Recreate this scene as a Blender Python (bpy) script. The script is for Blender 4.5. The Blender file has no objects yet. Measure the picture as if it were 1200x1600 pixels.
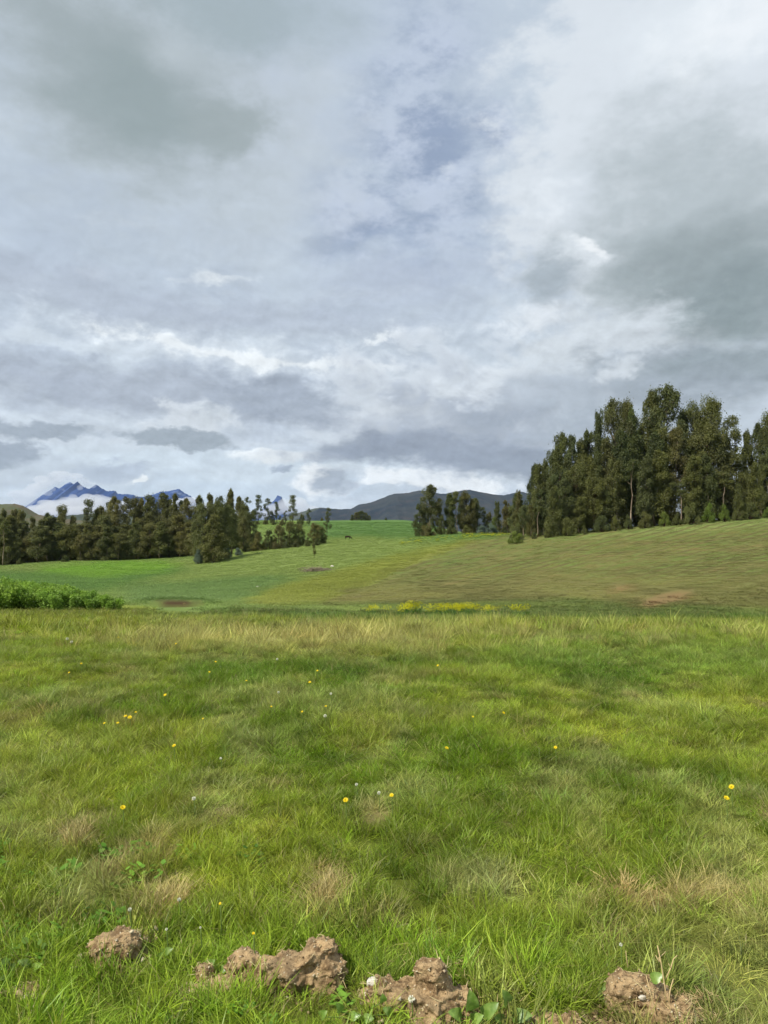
import bpy, math, random
import numpy as np
R = math.radians
rng = np.random.default_rng(7)
random.seed(7)
sc = bpy.context.scene
COL = sc.collection
# ---------------------------------------------------------------- camera geometry (photo pixels)
F, CX, HY, H = 1155.5, 600.0, 830.0, 1.6
def lin(c):
    c = np.asarray(c, float) / 255.0
    return np.where(c <= .04045, c / 12.92, ((c + .055) / 1.055) ** 2.4)

# ---------------------------------------------------------------- numpy noise
_T = np.random.default_rng(3).random((8, 256, 256))
def vnoise(x, y, seed=0):
    x = np.asarray(x, float); y = np.asarray(y, float)
    t = _T[seed % 8]
    x = x + 17.3 * seed; y = y + 9.1 * seed
    xi = np.floor(x).astype(int); yi = np.floor(y).astype(int)
    fx = x - xi; fy = y - yi
    fx = fx * fx * (3 - 2 * fx); fy = fy * fy * (3 - 2 * fy)
    a = t[xi & 255, yi & 255]; b = t[(xi + 1) & 255, yi & 255]
    c = t[xi & 255, (yi + 1) & 255]; d = t[(xi + 1) & 255, (yi + 1) & 255]
    return (a * (1 - fx) + b * fx) * (1 - fy) + (c * (1 - fx) + d * fx) * fy
def fbm(x, y, seed=0, octv=4, gain=.5):
    s = 0; a = 1; n = 0
    for o in range(octv):
        s = s + a * vnoise(x * 2 ** o, y * 2 ** o, seed + o); n += a; a *= gain
    return s / n
_T3 = np.random.default_rng(5).random((64, 64, 64))
def vnoise3(p, seed=0):
    p = p + seed * 13.7
    i = np.floor(p).astype(int); f = p - i; f = f * f * (3 - 2 * f); i &= 63; j = (i + 1) & 63
    def g(a, b, c): return _T3[a[:, 0], b[:, 1], c[:, 2]]
    x0 = g(i, i, i) * (1 - f[:, 0]) + g(j, i, i) * f[:, 0]
    x1 = g(i, j, i) * (1 - f[:, 0]) + g(j, j, i) * f[:, 0]
    x2 = g(i, i, j) * (1 - f[:, 0]) + g(j, i, j) * f[:, 0]
    x3 = g(i, j, j) * (1 - f[:, 0]) + g(j, j, j) * f[:, 0]
    y0 = x0 * (1 - f[:, 1]) + x1 * f[:, 1]; y1 = x2 * (1 - f[:, 1]) + x3 * f[:, 1]
    return y0 * (1 - f[:, 2]) + y1 * f[:, 2]
def fbm3(p, seed=0, octv=4, gain=.5):
    s = 0; a = 1; n = 0
    for o in range(octv):
        s = s + a * vnoise3(p * 2 ** o, seed + o); n += a; a *= gain
    return s / n
def sstep(a, b, x):
    t = np.clip((np.asarray(x, float) - a) / (b - a), 0, 1)
    return t * t * (3 - 2 * t)

# ---------------------------------------------------------------- scene helpers
def tag(o, label=None, cat=None, group=None, kind=None):
    if label: o['label'] = label
    if cat: o['category'] = cat
    if group: o['group'] = group
    if kind: o['kind'] = kind
    return o
def link(o, parent=None):
    COL.objects.link(o)
    if parent is not None: o.parent = parent
    return o
def empty(name, loc=(0, 0, 0), rz=0):
    o = bpy.data.objects.new(name, None); o.empty_display_size = .1
    o.location = loc; o.rotation_euler = (0, 0, rz)
    return link(o)
def mesh_np(name, V, Fc, mat=None, smooth=False, attrs=None):
    """V (n,3), Fc (m,k) int array or list of arrays; attrs {name: per-vertex float or rgb}"""
    me = bpy.data.meshes.new(name)
    V = np.asarray(V, np.float32)
    fl = Fc if isinstance(Fc, list) and isinstance(Fc[0], np.ndarray) else [Fc]
    fl = [np.asarray(f, np.int32) for f in fl if len(f)]
    loops = np.concatenate([f.ravel() for f in fl])
    tot = np.concatenate([np.full(len(f), f.shape[1], np.int32) for f in fl])
    start = np.concatenate([[0], np.cumsum(tot)[:-1]]).astype(np.int32)
    me.vertices.add(len(V)); me.vertices.foreach_set('co', V.ravel())
    me.loops.add(len(loops)); me.loops.foreach_set('vertex_index', loops)
    me.polygons.add(len(tot)); me.polygons.foreach_set('loop_start', start)
    me.polygons.foreach_set('loop_total', tot)
    if smooth: me.polygons.foreach_set('use_smooth', np.ones(len(tot), bool))
    for k, a in (attrs or {}).items():
        a = np.asarray(a, np.float32)
        if a.ndim == 1:
            at = me.attributes.new(k, 'FLOAT', 'POINT'); at.data.foreach_set('value', a)
        else:
            at = me.attributes.new(k, 'FLOAT_COLOR', 'POINT')
            at.data.foreach_set('color', np.c_[a, np.ones(len(a))].astype(np.float32).ravel())
    me.update(calc_edges=True)
    me.validate()
    if mat: me.materials.append(mat)
    return me
def mobj(name, V, Fc, mat=None, parent=None, smooth=False, attrs=None):
    return link(bpy.data.objects.new(name, mesh_np(name, V, Fc, mat, smooth, attrs)), parent)

class MB:
    """collects vertices / quads / tris and per-vertex floats"""
    def __init__(s): s.v = []; s.q = []; s.t = []; s.a = []; s.n = 0
    def add(s, V, Q=None, T=None, a=0.5):
        V = np.asarray(V, float)
        s.v.append(V); s.a.append(np.broadcast_to(np.asarray(a, float), (len(V),)))
        if Q is not None and len(Q): s.q.append(np.asarray(Q) + s.n)
        if T is not None and len(T): s.t.append(np.asarray(T) + s.n)
        s.n += len(V)
    def mesh(s, name, mat, smooth=False):
        fl = []
        if s.q: fl.append(np.concatenate(s.q))
        if s.t: fl.append(np.concatenate(s.t))
        return mesh_np(name, np.concatenate(s.v), fl, mat, smooth, {'tint': np.concatenate(s.a)})
    def obj(s, name, mat, parent=None, smooth=False):
        return link(bpy.data.objects.new(name, s.mesh(name, mat, smooth)), parent)
def tube(mb, pts, rad, sides=7, a=.5, cap=True):
    pts = np.asarray(pts, float); n = len(pts); rad = np.broadcast_to(rad, (n,))
    tg = np.gradient(pts, axis=0); tg /= np.linalg.norm(tg, axis=1)[:, None] + 1e-9
    ref = np.array([0.31, .95, .05]) if abs(tg[0, 2]) > .7 else np.array([0, 0, 1.])
    b = np.cross(tg, ref); b /= np.linalg.norm(b, axis=1)[:, None] + 1e-9
    c = np.cross(tg, b)
    an = np.linspace(0, 2 * math.pi, sides, endpoint=False)
    V = (pts[:, None] + rad[:, None, None] * (np.cos(an)[None, :, None] * b[:, None] + np.sin(an)[None, :, None] * c[:, None])).reshape(-1, 3)
    i = np.arange(n - 1)[:, None] * sides; j = np.arange(sides)[None]; k = (j + 1) % sides
    Q = np.stack([i + j, i + k, i + sides + k, i + sides + j], -1).reshape(-1, 4)
    T = None
    if cap:
        V = np.r_[V, pts[:1], pts[-1:]]; m = n * sides
        T = [[m, (x + 1) % sides, x] for x in range(sides)] + [[m + 1, (n - 1) * sides + x, (n - 1) * sides + (x + 1) % sides] for x in range(sides)]
    mb.add(V, Q, T, a)

# ---------------------------------------------------------------- node helpers
class NT:
    def __init__(s, nt): s.nt = nt; s.nt.nodes.clear()
    def node(s, t, **kw):
        n = s.nt.nodes.new(t)
        for k, v in kw.items(): setattr(n, k, v)
        return n
    def put(s, sock, v):
        if isinstance(v, bpy.types.NodeSocket): s.nt.links.new(v, sock)
        elif v is not None: sock.default_value = v
    def m(s, op, a, b=None, c=None, clamp=False):
        n = s.node('ShaderNodeMath', operation=op, use_clamp=clamp)
        for i, v in enumerate((a, b, c)): s.put(n.inputs[i], v)
        return n.outputs[0]
    def vm(s, op, a, b=None):
        n = s.node('ShaderNodeVectorMath', operation=op)
        s.put(n.inputs[0], a); s.put(n.inputs[1], b)
        return n.outputs[0]
    def smooth(s, x, a, b, lo=0., hi=1., mode='SMOOTHSTEP'):
        n = s.node('ShaderNodeMapRange', interpolation_type=mode)
        s.put(n.inputs[0], x); s.put(n.inputs[1], a); s.put(n.inputs[2], b); s.put(n.inputs[3], lo); s.put(n.inputs[4], hi)
        return n.outputs[0]
    def mix(s, f, a, b, mode='MIX'):
        n = s.node('ShaderNodeMix', data_type='RGBA', blend_type=mode)
        s.put(n.inputs[0], f)
        for i, v in ((6, a), (7, b)):
            if not isinstance(v, bpy.types.NodeSocket): v = tuple(float(q) for q in v)[:3] + (1.,)
            s.put(n.inputs[i], v)
        return n.outputs[2]
    def noise(s, vec, scale, detail=4, rough=.55, dist=0., col=False):
        n = s.node('ShaderNodeTexNoise')
        s.put(n.inputs['Vector'], vec); n.inputs['Scale'].default_value = scale; n.inputs['Detail'].default_value = detail
        n.inputs['Roughness'].default_value = rough; n.inputs['Distortion'].default_value = dist
        return n.outputs['Color'] if col else n.outputs['Fac']
    def attr(s, name, inst=False, fac=False):
        n = s.node('ShaderNodeAttribute', attribute_name=name, attribute_type='INSTANCER' if inst else 'GEOMETRY')
        return n.outputs['Fac'] if fac else n.outputs['Color']
    def sep(s, v):
        n = s.node('ShaderNodeSeparateXYZ'); s.put(n.inputs[0], v); return n.outputs
    def comb(s, x, y, z):
        n = s.node('ShaderNodeCombineXYZ'); s.put(n.inputs[0], x); s.put(n.inputs[1], y); s.put(n.inputs[2], z); return n.outputs[0]
def newmat(name):
    m = bpy.data.materials.new(name); m.use_nodes = True
    return m, NT(m.node_tree)
def out(t, surf=None, vol=None, disp=None):
    o = t.node('ShaderNodeOutputMaterial')
    if surf is not None: t.put(o.inputs['Surface'], surf)
    if vol is not None: t.put(o.inputs['Volume'], vol)
def bsdf(t, col, rough=.9, spec=.2, normal=None):
    n = t.node('ShaderNodeBsdfPrincipled')
    if not isinstance(col, bpy.types.NodeSocket): col = tuple(float(q) for q in col)[:3] + (1.,)
    t.put(n.inputs['Base Color'], col); t.put(n.inputs['Roughness'], rough)
    n.inputs['Specular IOR Level'].default_value = spec
    if normal is not None: t.put(n.inputs['Normal'], normal)
    return n.outputs[0]
def bump(t, h, strength=.5, dist=.02):
    n = t.node('ShaderNodeBump'); n.inputs['Strength'].default_value = strength; n.inputs['Distance'].default_value = dist
    t.put(n.inputs['Height'], h); return n.outputs[0]
def leafy(t, col, trans=.35, gloss=.04, rough=.45):
    d = t.node('ShaderNodeBsdfDiffuse'); t.put(d.inputs[0], col)
    tr = t.node('ShaderNodeBsdfTranslucent'); t.put(tr.inputs[0], col)
    mx = t.node('ShaderNodeMixShader'); mx.inputs[0].default_value = trans
    t.nt.links.new(d.outputs[0], mx.inputs[1]); t.nt.links.new(tr.outputs[0], mx.inputs[2])
    g = t.node('ShaderNodeBsdfGlossy'); g.inputs['Roughness'].default_value = rough
    m2 = t.node('ShaderNodeMixShader'); m2.inputs[0].default_value = gloss
    t.nt.links.new(mx.outputs[0], m2.inputs[1]); t.nt.links.new(g.outputs[0], m2.inputs[2])
    return m2.outputs[0]
def inst_leaf_mat(name, k=1., trans=.35, gloss=.04, straw=True):
    """blade / leaf colour = colour of the tuft (instance attribute) x tint of the blade"""
    m, t = newmat(name)
    tint = t.attr('tint', fac=True)
    c = t.attr('gcol', inst=True)
    f = t.smooth(tint, 0., 1., .62 * k, 1.38 * k, 'LINEAR')
    c = t.vm('MULTIPLY', c, t.comb(f, f, f))
    if straw:
        c = t.mix(t.smooth(tint, .90, .97), c, lin((172, 160, 105)) * .8 * k)
    out(t, leafy(t, c, trans, gloss)); return m
# ---------------------------------------------------------------- terrain: a heightfield that follows the valley
DEP = [0.5, 6, 10, 14, 20, 30, 45, 60, 80, 100, 115, 125, 145, 165, 180, 200, 230, 260, 300, 360, 450, 700, 1200, 2500, 4000]
TAB = {   # rows of the horizon-relative picture height of the ground, per bearing and distance from 10 m on
 -300: [1012, 982, 968, 946, 934, 926, 917, 908, 902, 897, 891, 886, 883, 880, 876, 873, 868, 862, 856, 845, 838, 833, 832],
 0:    [1012, 982, 968, 947, 935, 927, 918, 909, 903, 899, 893, 888, 884, 880, 876, 873, 868, 862, 856, 845, 838, 833, 832],
 100:  [1012, 982, 968, 948, 937, 929, 918, 908, 901, 896, 889, 882, 877, 873, 870, 868, 864, 858, 852, 843, 837, 833, 832],
 200:  [1012, 982, 970, 953, 938, 931, 920, 909, 901, 896, 888, 881, 876, 872, 870, 867, 862, 856, 850, 842, 837, 833, 832],
 300:  [1012, 982, 971, 955, 938, 931, 918, 905, 897, 892, 884, 876, 870, 865, 858, 850, 842, 838, 836, 836, 834, 833, 832],
 400:  [1012, 983, 970, 953, 942, 930, 914, 900, 890, 884, 871, 861, 857, 849, 836, 824, 814, 812, 814, 822, 828, 831, 832],
 500:  [1012, 983, 970, 955, 943, 928, 909, 892, 881, 874, 862, 853, 848, 843, 837, 830, 821, 813, 816, 824, 829, 831, 832],
 560:  [1012, 983, 970, 957, 944, 927, 905, 886, 875, 868, 856, 846, 841, 839, 834, 828, 820, 812, 814, 824, 829, 831, 832],
 640:  [1012, 983, 970, 958, 942, 924, 899, 878, 867, 860, 848, 839, 836, 836, 832, 827, 820, 812, 813, 824, 829, 831, 832],
 720:  [1012, 983, 970, 960, 939, 919, 892, 869, 857, 850, 840, 833, 833, 834, 834, 834, 834, 833, 832, 832, 832, 832, 832],
 800:  [1012, 983, 971, 961, 936, 913, 883, 859, 846, 840, 835, 833, 833, 834, 835, 835, 834, 833, 832, 832, 832, 832, 832],
 900:  [1012, 983, 971, 962, 933, 906, 872, 848, 837, 832, 831, 832, 833, 834, 835, 835, 834, 833, 832, 832, 832, 832, 832],
 1000: [1012, 983, 972, 963, 929, 898, 862, 838, 827, 822, 824, 827, 830, 832, 833, 834, 834, 833, 832, 832, 832, 832, 832],
 1100: [1012, 983, 973, 964, 925, 892, 856, 831, 819, 814, 816, 821, 825, 828, 832, 833, 834, 833, 832, 832, 832, 832, 832],
 1200: [1012, 984, 973, 964, 921, 886, 850, 823, 810, 804, 808, 814, 820, 825, 830, 832, 834, 833, 832, 832, 832, 832, 832],
 1500: [1012, 984, 973, 964, 915, 876, 836, 808, 795, 790, 796, 804, 812, 820, 827, 830, 833, 833, 832, 832, 832, 832, 832],
}
_cols = np.array(sorted(TAB)); _dep = np.array(DEP)
_Z = np.array([[0., 0.] + [H + (HY - y) / F * d for y, d in zip(TAB[c], DEP[2:])] for c in _cols])
_gp = np.arange(-300, 1501, 10.); _gl = np.linspace(math.log(.5), math.log(4000), 520)
_G = np.array([np.interp(np.exp(_gl), _dep, z) for z in _Z])
_G = np.array([np.interp(_gp, _cols, _G[:, j]) for j in range(len(_gl))]).T
for _ in range(3):
    _G[:, 2:-2] = (_G[:, :-4] + _G[:, 1:-3] * 2 + _G[:, 2:-2] * 2 + _G[:, 3:-1] * 2 + _G[:, 4:]) / 8
    _G[1:-1] = (_G[:-2] + 2 * _G[1:-1] + _G[2:]) / 4
def ground(X, Y, micro=True):
    X = np.asarray(X, float); Y = np.asarray(Y, float)
    d = np.maximum(Y, .5)
    px = np.clip(CX + F * X / d, -299, 1499)
    a = (px + 300) / 10.; b = (np.log(np.minimum(d, 3990)) - _gl[0]) / (_gl[1] - _gl[0])
    i = np.clip(a.astype(int), 0, len(_gp) - 2); j = np.clip(b.astype(int), 0, len(_gl) - 2)
    fa = a - i; fb = b - j
    z = (_G[i, j] * (1 - fa) + _G[i + 1, j] * fa) * (1 - fb) + (_G[i, j + 1] * (1 - fa) + _G[i + 1, j + 1] * fa) * fb
    if micro:
        k = sstep(2.2, 5, d) * (1 - sstep(25, 60, d))
        z = z + (fbm(X / 1.3, Y / 1.3, 1, 3) - .5) * .14 * (0.30 + k) * (1 - sstep(60, 90, d)) * sstep(-.5, 1.5, Y)
        z = z + (fbm(X / 4.5, Y / 4.5, 2, 2) - .5) * .22 * k
        z = z + (fbm(X / 14., Y / 14., 3, 4) - .5) * .5 * sstep(28, 60, d) * (1 - sstep(300, 500, d))
        # eroded stream bank crossing the valley on the left
        w = np.exp(-((Y - 38.5) / 1.7) ** 2) * sstep(205, 250, px) * (1 - sstep(312, 345, px))
        z = z - 1.2 * w
        z = z + .26 * sstep(40.2, 41.3, Y) * (1 - sstep(42.5, 49, Y)) * sstep(205, 250, px) * (1 - sstep(312, 345, px))
        w2 = np.exp(-((Y - 37.5 - .006 * X) / 1.3) ** 2) * (1 - sstep(430, 520, px))
        z = z - .22 * w2
    return z
def project(X, Y, Z):
    return CX + F * X / Y, HY - F * (Z - H) / Y
def hit(px, py, dmin=1.4, dmax=420.):
    """the ground point seen at a photo pixel"""
    d = np.exp(np.linspace(math.log(dmin), math.log(dmax), 3000))
    X = (px - CX) / F * d
    y = HY - F * (ground(X, d) - H) / d
    k = int(np.argmax(y <= py)) if (y <= py).any() else len(d) - 1
    return float(X[k]), float(d[k]), float(ground(X[k], d[k]))
def at(px, d):
    X = (px - CX) / F * d
    return float(X), float(d), float(ground(X, d))

def inpoly(px, py, poly):
    c = np.zeros(px.shape, bool); n = len(poly)
    for i in range(n):
        x1, y1 = poly[i]; x2, y2 = poly[(i + 1) % n]
        if y1 == y2: continue
        c ^= ((y1 > py) != (y2 > py)) & (px < (x2 - x1) * (py - y1) / (y2 - y1) + x1)
    return c
# the fields of the valley: outline on the ground and the colour of what grows there
FIELDS = [
 ([(-400, 700), (1600, 700), (1600, 1000), (-400, 1000)], (104, 126, 58)),
 ([(490, 700), (680, 700), (680, 834), (560, 838), (500, 846), (490, 840)], (82, 116, 54)),          # far field
 ([(440, 842), (560, 838), (660, 834), (800, 834), (740, 842), (690, 846), (560, 850), (450, 862)], (92, 122, 58)),
 ([(-400, 876), (60, 884), (120, 878), (200, 876), (300, 872), (420, 850), (560, 838), (690, 848), (600, 880), (480, 905), (420, 925), (300, 915), (180, 905), (-400, 905)], (112, 130, 62)),
 ([(70, 886), (130, 880), (200, 876), (268, 878), (280, 886), (250, 895), (150, 903), (60, 898)], (100, 138, 36)),
 ([(-400, 893), (60, 893), (150, 903), (255, 893), (285, 884), (290, 893), (200, 912), (150, 925), (-400, 925)], (86, 118, 52)),
 ([(195, 912), (300, 908), (430, 898), (470, 905), (410, 925), (380, 941), (180, 941)], (96, 122, 62)),
 ([(380, 941), (420, 920), (520, 893), (620, 868), (690, 850), (745, 842), (760, 846), (700, 862), (640, 884), (570, 915), (500, 940), (420, 952)], (120, 128, 48)),
 ([(640, 884), (700, 862), (750, 846), (800, 838), (1600, 760), (1600, 985), (560, 962), (480, 946), (560, 920)], (112, 108, 60)),
 ([(800, 842), (900, 833), (1000, 824), (1200, 805), (1600, 770), (1600, 808), (1200, 822), (1000, 836), (900, 842)], (124, 136, 74)),
 ([(480, 944), (600, 940), (760, 940), (900, 936), (1000, 945), (1200, 950), (1600, 955), (1600, 1000), (400, 985), (400, 950)], (102, 120, 54)),
 ([(992, 948), (1012, 934), (1050, 924), (1086, 920), (1078, 932), (1036, 947), (1000, 953)], (126, 102, 66)),
 ([(955, 920), (975, 914), (985, 918), (960, 927)], (132, 100, 64)),
 ([(-400, 944), (180, 946), (240, 952), (210, 990), (0, 1010), (-400, 1010)], (124, 136, 46)),
]
def field_colour(px, py, X, Y):
    wx = px + (fbm(X / 3, Y / 6, 4, 3) - .5) * 30; wy = py + (fbm(X / 2.5, Y / 5, 5, 3) - .5) * 7
    acc = 0
    for ox, oy in ((0, 0), (14, 2), (-14, -2), (8, -3.5), (-8, 3.5)):      # the crops run into each other at their edges
        c = np.zeros(px.shape + (3,)) + lin(FIELDS[0][1])
        for poly, col in FIELDS[1:]:
            c[inpoly(wx + ox, wy + oy, poly)] = lin(col)
        acc = acc + c / 5
    c = acc
    g = c @ np.array([.3, .6, .1])
    return c * .86 + .14 * np.stack([g * 1.05, g, g * .55], -1)
def row_of(px, py, X, Y):
    """the plough rows of the right-hand field, as they lie on its slope"""
    return py + .27 * (px - 700) + (fbm(X / 9, Y / 9, 2, 3) - .5) * 5
def meadow_colour(px, py, X, Y):
    """what grows in the near meadow, from lush to straw"""
    def rep(c): return np.zeros(px.shape + (3,)) + lin(c)
    n1 = fbm(X / .40, Y / .6, 1, 3); n2 = fbm(X / 1.1, Y / 1.6, 2, 3); n3 = fbm(X / .35, Y / .6, 6, 2); n4 = fbm(X / 4, Y / 5, 3, 3)
    n5 = fbm(X / .22, Y / .28, 4, 2); n6 = fbm(X / .8, Y / 1.1, 7, 2)
    lush, mid, pale, tan = (94, 120, 22), (124, 139, 44), (156, 160, 96), (184, 162, 114)
    c = rep(mid)
    def bl(c, col, w): return c * (1 - w[..., None]) + rep(col) * w[..., None]
    band = np.exp(-((py - 1160) / 110) ** 2)
    c = bl(c, lush, np.clip(.25 + .75 * band, 0, 1) * sstep(.38, .6, n2))
    c = bl(c, (80, 104, 20), sstep(.50, .66, n1) * (.45 + .4 * band))
    c = bl(c, (62, 88, 20), sstep(.56, .72, n5 * .6 + n6 * .4) * .7)
    c = bl(c, pale, sstep(.50, .66, n2 * .25 + n3 * .75) * (.42 + .35 * np.exp(-((py - 1390) / 80) ** 2)))
    c = bl(c, (152, 162, 50), sstep(.56, .7, n6) * .45)
    # straw patches, more of them on the right towards the camera
    dry = sstep(.58, .70, n1 * .35 + n5 * .4 + n4 * .25 + .09 * sstep(500, 1150, px) * sstep(1220, 1420, py))
    c = bl(c, tan, dry * (.3 + .5 * sstep(1180, 1330, py)))
    right = sstep(820, 1150, px) * sstep(1380, 1480, py)
    c = bl(c, (132, 136, 80), right * .6)
    fg = sstep(1430, 1490, py) * (1 - sstep(850, 960, px))
    c = bl(c, (130, 156, 48), fg * .65)
    # pale tall band, dark lush belt before it, yellowish grass below the bean patch
    b = np.exp(-((py - 1000 - 12 * (n4 - .5)) / 22) ** 2)
    c = bl(c, (160, 156, 92), b * (.02 + .65 * sstep(150, 260, px) * (1 - sstep(600, 760, px))) * (.5 + n2))
    c = bl(c, (120, 142, 62), np.exp(-((py - 1030) / 30) ** 2) * sstep(700, 850, px) * .8)
    c = bl(c, (82, 112, 28), np.exp(-((py - 1056) / 22) ** 2) * sstep(200, 380, px) * (.25 + .7 * sstep(.4, .6, n2)))
    c = bl(c, (130, 140, 46), np.exp(-((py - 972) / 24) ** 2) * (1 - sstep(160, 260, px)) * .9)
    c = bl(c, (84, 120, 50), np.exp(-((py - 962) / 9) ** 2) * sstep(380, 480, px))
    return c

BARE = []     # (x, y, rx, ry): where no grass grows because a clod lies there
def build_ground():
    Ys = np.r_[-60, -25, -10, -4, -1.5, -.3, .5, np.arange(1.0, 3.2, .02), np.exp(np.arange(math.log(3.2), math.log(4000), .0125))]
    ns = 521
    s = np.linspace(-1, 1, ns); s = s * (.72 + .28 * s * s)
    Yg, Sg = np.meshgrid(Ys, s, indexing='ij')
    X = Sg * (np.maximum(Yg, 0) * 1.15 + 9 + np.maximum(-Yg, 0))
    Z = ground(X, Yg)
    d = np.maximum(Yg, 1.)
    px, py = project(X, d, Z)
    c = field_colour(px, py, X, Yg)
    e = 7 * (fbm(X / 3.5, Yg / 3.5, 4, 3) - .5)
    mw = 1 - sstep(20 + e, 31 + e, Yg)
    c = c * (1 - mw[..., None]) + meadow_colour(px, py, X, Yg) * mw[..., None]
    # raw earth of the stream bank
    w = np.exp(-((Yg - 41.0 - .8 * (fbm(X / .9, Yg * 0, 3, 3) - .5)) / .62) ** 2) * sstep(228, 262, px + 30 * (fbm(X / .7, Yg * 2, 2, 3) - .5)) * (1 - sstep(292, 325, px + 40 * (fbm(X / .7, Yg * 2, 5, 3) - .5))) * sstep(.3, .5, fbm(X / 1.2, Yg, 6, 2) + .1)
    c = c * (1 - w[..., None]) + lin((66, 48, 36)) * w[..., None]
    for bx, by, rx, ry in BARE:
        w = np.exp(-(((X - bx) / (rx * 1.3)) ** 2 + ((Yg - by) / (ry * 1.4)) ** 2) ** 2)
        c = c * (1 - w[..., None]) + lin((126, 102, 74)) * w[..., None]
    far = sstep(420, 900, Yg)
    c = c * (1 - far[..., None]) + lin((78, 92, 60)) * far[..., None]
    # 0 meadow, 1 ploughed field on the right: drives the furrows
    fur = inpoly(px + 3, py, FIELDS[8][0]).astype(float) * sstep(30, 36, Yg) * (.25 + .75 * (1 - sstep(880, 925, py)))
    row = row_of(px, py, X, Yg)
    fur *= 1 - .85 * (inpoly(px, py, FIELDS[11][0]) | inpoly(px, py, FIELDS[12][0]))
    nr, nc = X.shape
    i = np.arange(nr - 1)[:, None] * nc + np.arange(nc - 1)[None]
    Q = np.stack([i, i + 1, i + nc + 1, i + nc], -1).reshape(-1, 4)
    m, t = newmat('ground_soil_and_turf')
    geo = t.node('ShaderNodeNewGeometry').outputs['Position']
    col = t.attr('gcol'); f = t.attr('furrow', fac=True); near = t.attr('meadow', fac=True)
    nA = t.noise(geo, .9, 5, .65); nB = t.noise(geo, .16, 4, .6); nC = t.noise(geo, 5., 4, .7)
    k = t.m('ADD', t.m('MULTIPLY', nA, .7), t.m('ADD', t.m('MULTIPLY', nB, .7), t.m('MULTIPLY', nC, .35)))
    k = t.smooth(k, .55, 1.2, .74, 1.24, 'LINEAR')
    col = t.vm('MULTIPLY', col, t.comb(k, k, k))
    # tufts of pale grass and reddish soil between the young crop
    col = t.mix(t.smooth(t.noise(geo, 1.7, 4, .7), .56, .72, 0, .35), col, lin((150, 150, 84)) * .8)
    wv = t.m('SINE', t.m('MULTIPLY', t.attr('row', fac=True), 1.02))
    wf = t.m('MULTIPLY', t.smooth(wv, .1, .95), t.m('MULTIPLY', f, t.smooth(t.noise(geo, .07, 4, .6), .36, .6, .1, .9)))
    col = t.mix(t.m('MULTIPLY', f, t.smooth(t.noise(geo, .11, 6, .75), .44, .62, 0, .6)), col, lin((92, 112, 52)) * .9)
    strk = t.noise(t.comb(t.m('MULTIPLY', t.attr('row', fac=True), .30), t.m('MULTIPLY', t.attr('along', fac=True), .022), 0.), 1., 5, .65)
    col = t.mix(t.m('MULTIPLY', f, t.smooth(strk, .44, .62, 0, .65)), col, lin((96, 116, 54)) * .9)
    col = t.mix(t.m('MULTIPLY', f, t.smooth(strk, .40, .30, 0, .6)), col, lin((112, 92, 62)) * .85)
    col = t.mix(t.m('MULTIPLY', wf, .8), col, lin((92, 82, 50)) * .75)
    col = t.mix(t.m('MULTIPLY', f, t.smooth(t.noise(geo, .16, 6, .75), .54, .7, 0, .5)), col, lin((132, 106, 70)) * .95)
    col = t.mix(t.m('MULTIPLY', near, .55), col, lin((70, 66, 36)) * .9)
    hgt = t.m('ADD', t.m('ADD', nA, t.m('MULTIPLY', nC, .4)), t.m('MULTIPLY', wf, -.5))
    out(t, bsdf(t, col, .95, .1, bump(t, hgt, .4, .12)))
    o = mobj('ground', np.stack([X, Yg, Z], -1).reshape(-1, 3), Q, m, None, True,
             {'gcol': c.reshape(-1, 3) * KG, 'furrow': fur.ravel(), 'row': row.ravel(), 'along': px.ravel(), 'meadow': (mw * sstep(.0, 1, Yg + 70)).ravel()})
    tag(o, kind='structure')
# ---------------------------------------------------------------- grass: many blades, scattered tufts
def blades(n, rad, h0, h1, w, bend, seed, levels=(0, .38, .72, 1.), wl=(1, .9, .55, .06), gauss=True, droop=0.):
    r = np.random.default_rng(seed)
    an = r.uniform(0, 2 * math.pi, n); rr = rad * np.sqrt(r.random(n))
    root = np.c_[np.cos(an) * rr, np.sin(an) * rr, np.zeros(n)]
    h = r.uniform(h0, h1, n) * (1 - .35 * (rr / max(rad, 1e-6)) ** 2)
    la = an + r.normal(0, .9, n)                      # lean mostly outwards
    ld = np.c_[np.cos(la), np.sin(la), np.zeros(n)]
    b = np.abs(r.normal(bend, bend * .5, n))[:, None]
    wa = r.uniform(0, 2 * math.pi, n)
    wd = np.c_[np.cos(wa), np.sin(wa), np.zeros(n)] * w * r.uniform(.6, 1.3, n)[:, None] * .5
    tint = r.random(n)
    V = []; A = []
    for lv, wk in zip(levels, wl):
        c = root + ld * (b * h[:, None] * (lv * .35 + lv ** 2)) + np.array([0, 0, 1.]) * (h * lv * (1 - droop * lv * lv * b[:, 0]))[:, None]
        V += [c - wd * wk, c + wd * wk]; A += [tint, tint]
    L = len(levels)
    V = np.stack(V, 1).reshape(-1, 3); A = np.stack(A, 1).ravel()
    base = np.arange(n)[:, None] * 2 * L
    Q = np.concatenate([base + np.array([[2 * k, 2 * k + 1, 2 * k + 3, 2 * k + 2]]) for k in range(L - 1)])
    return V, Q, A
def tuft_src(name, mat, **kw):
    V, Q, A = blades(**kw)
    return bpy.data.objects.new(name, mesh_np(name, V, Q, mat, False, {'tint': A}))
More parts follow.
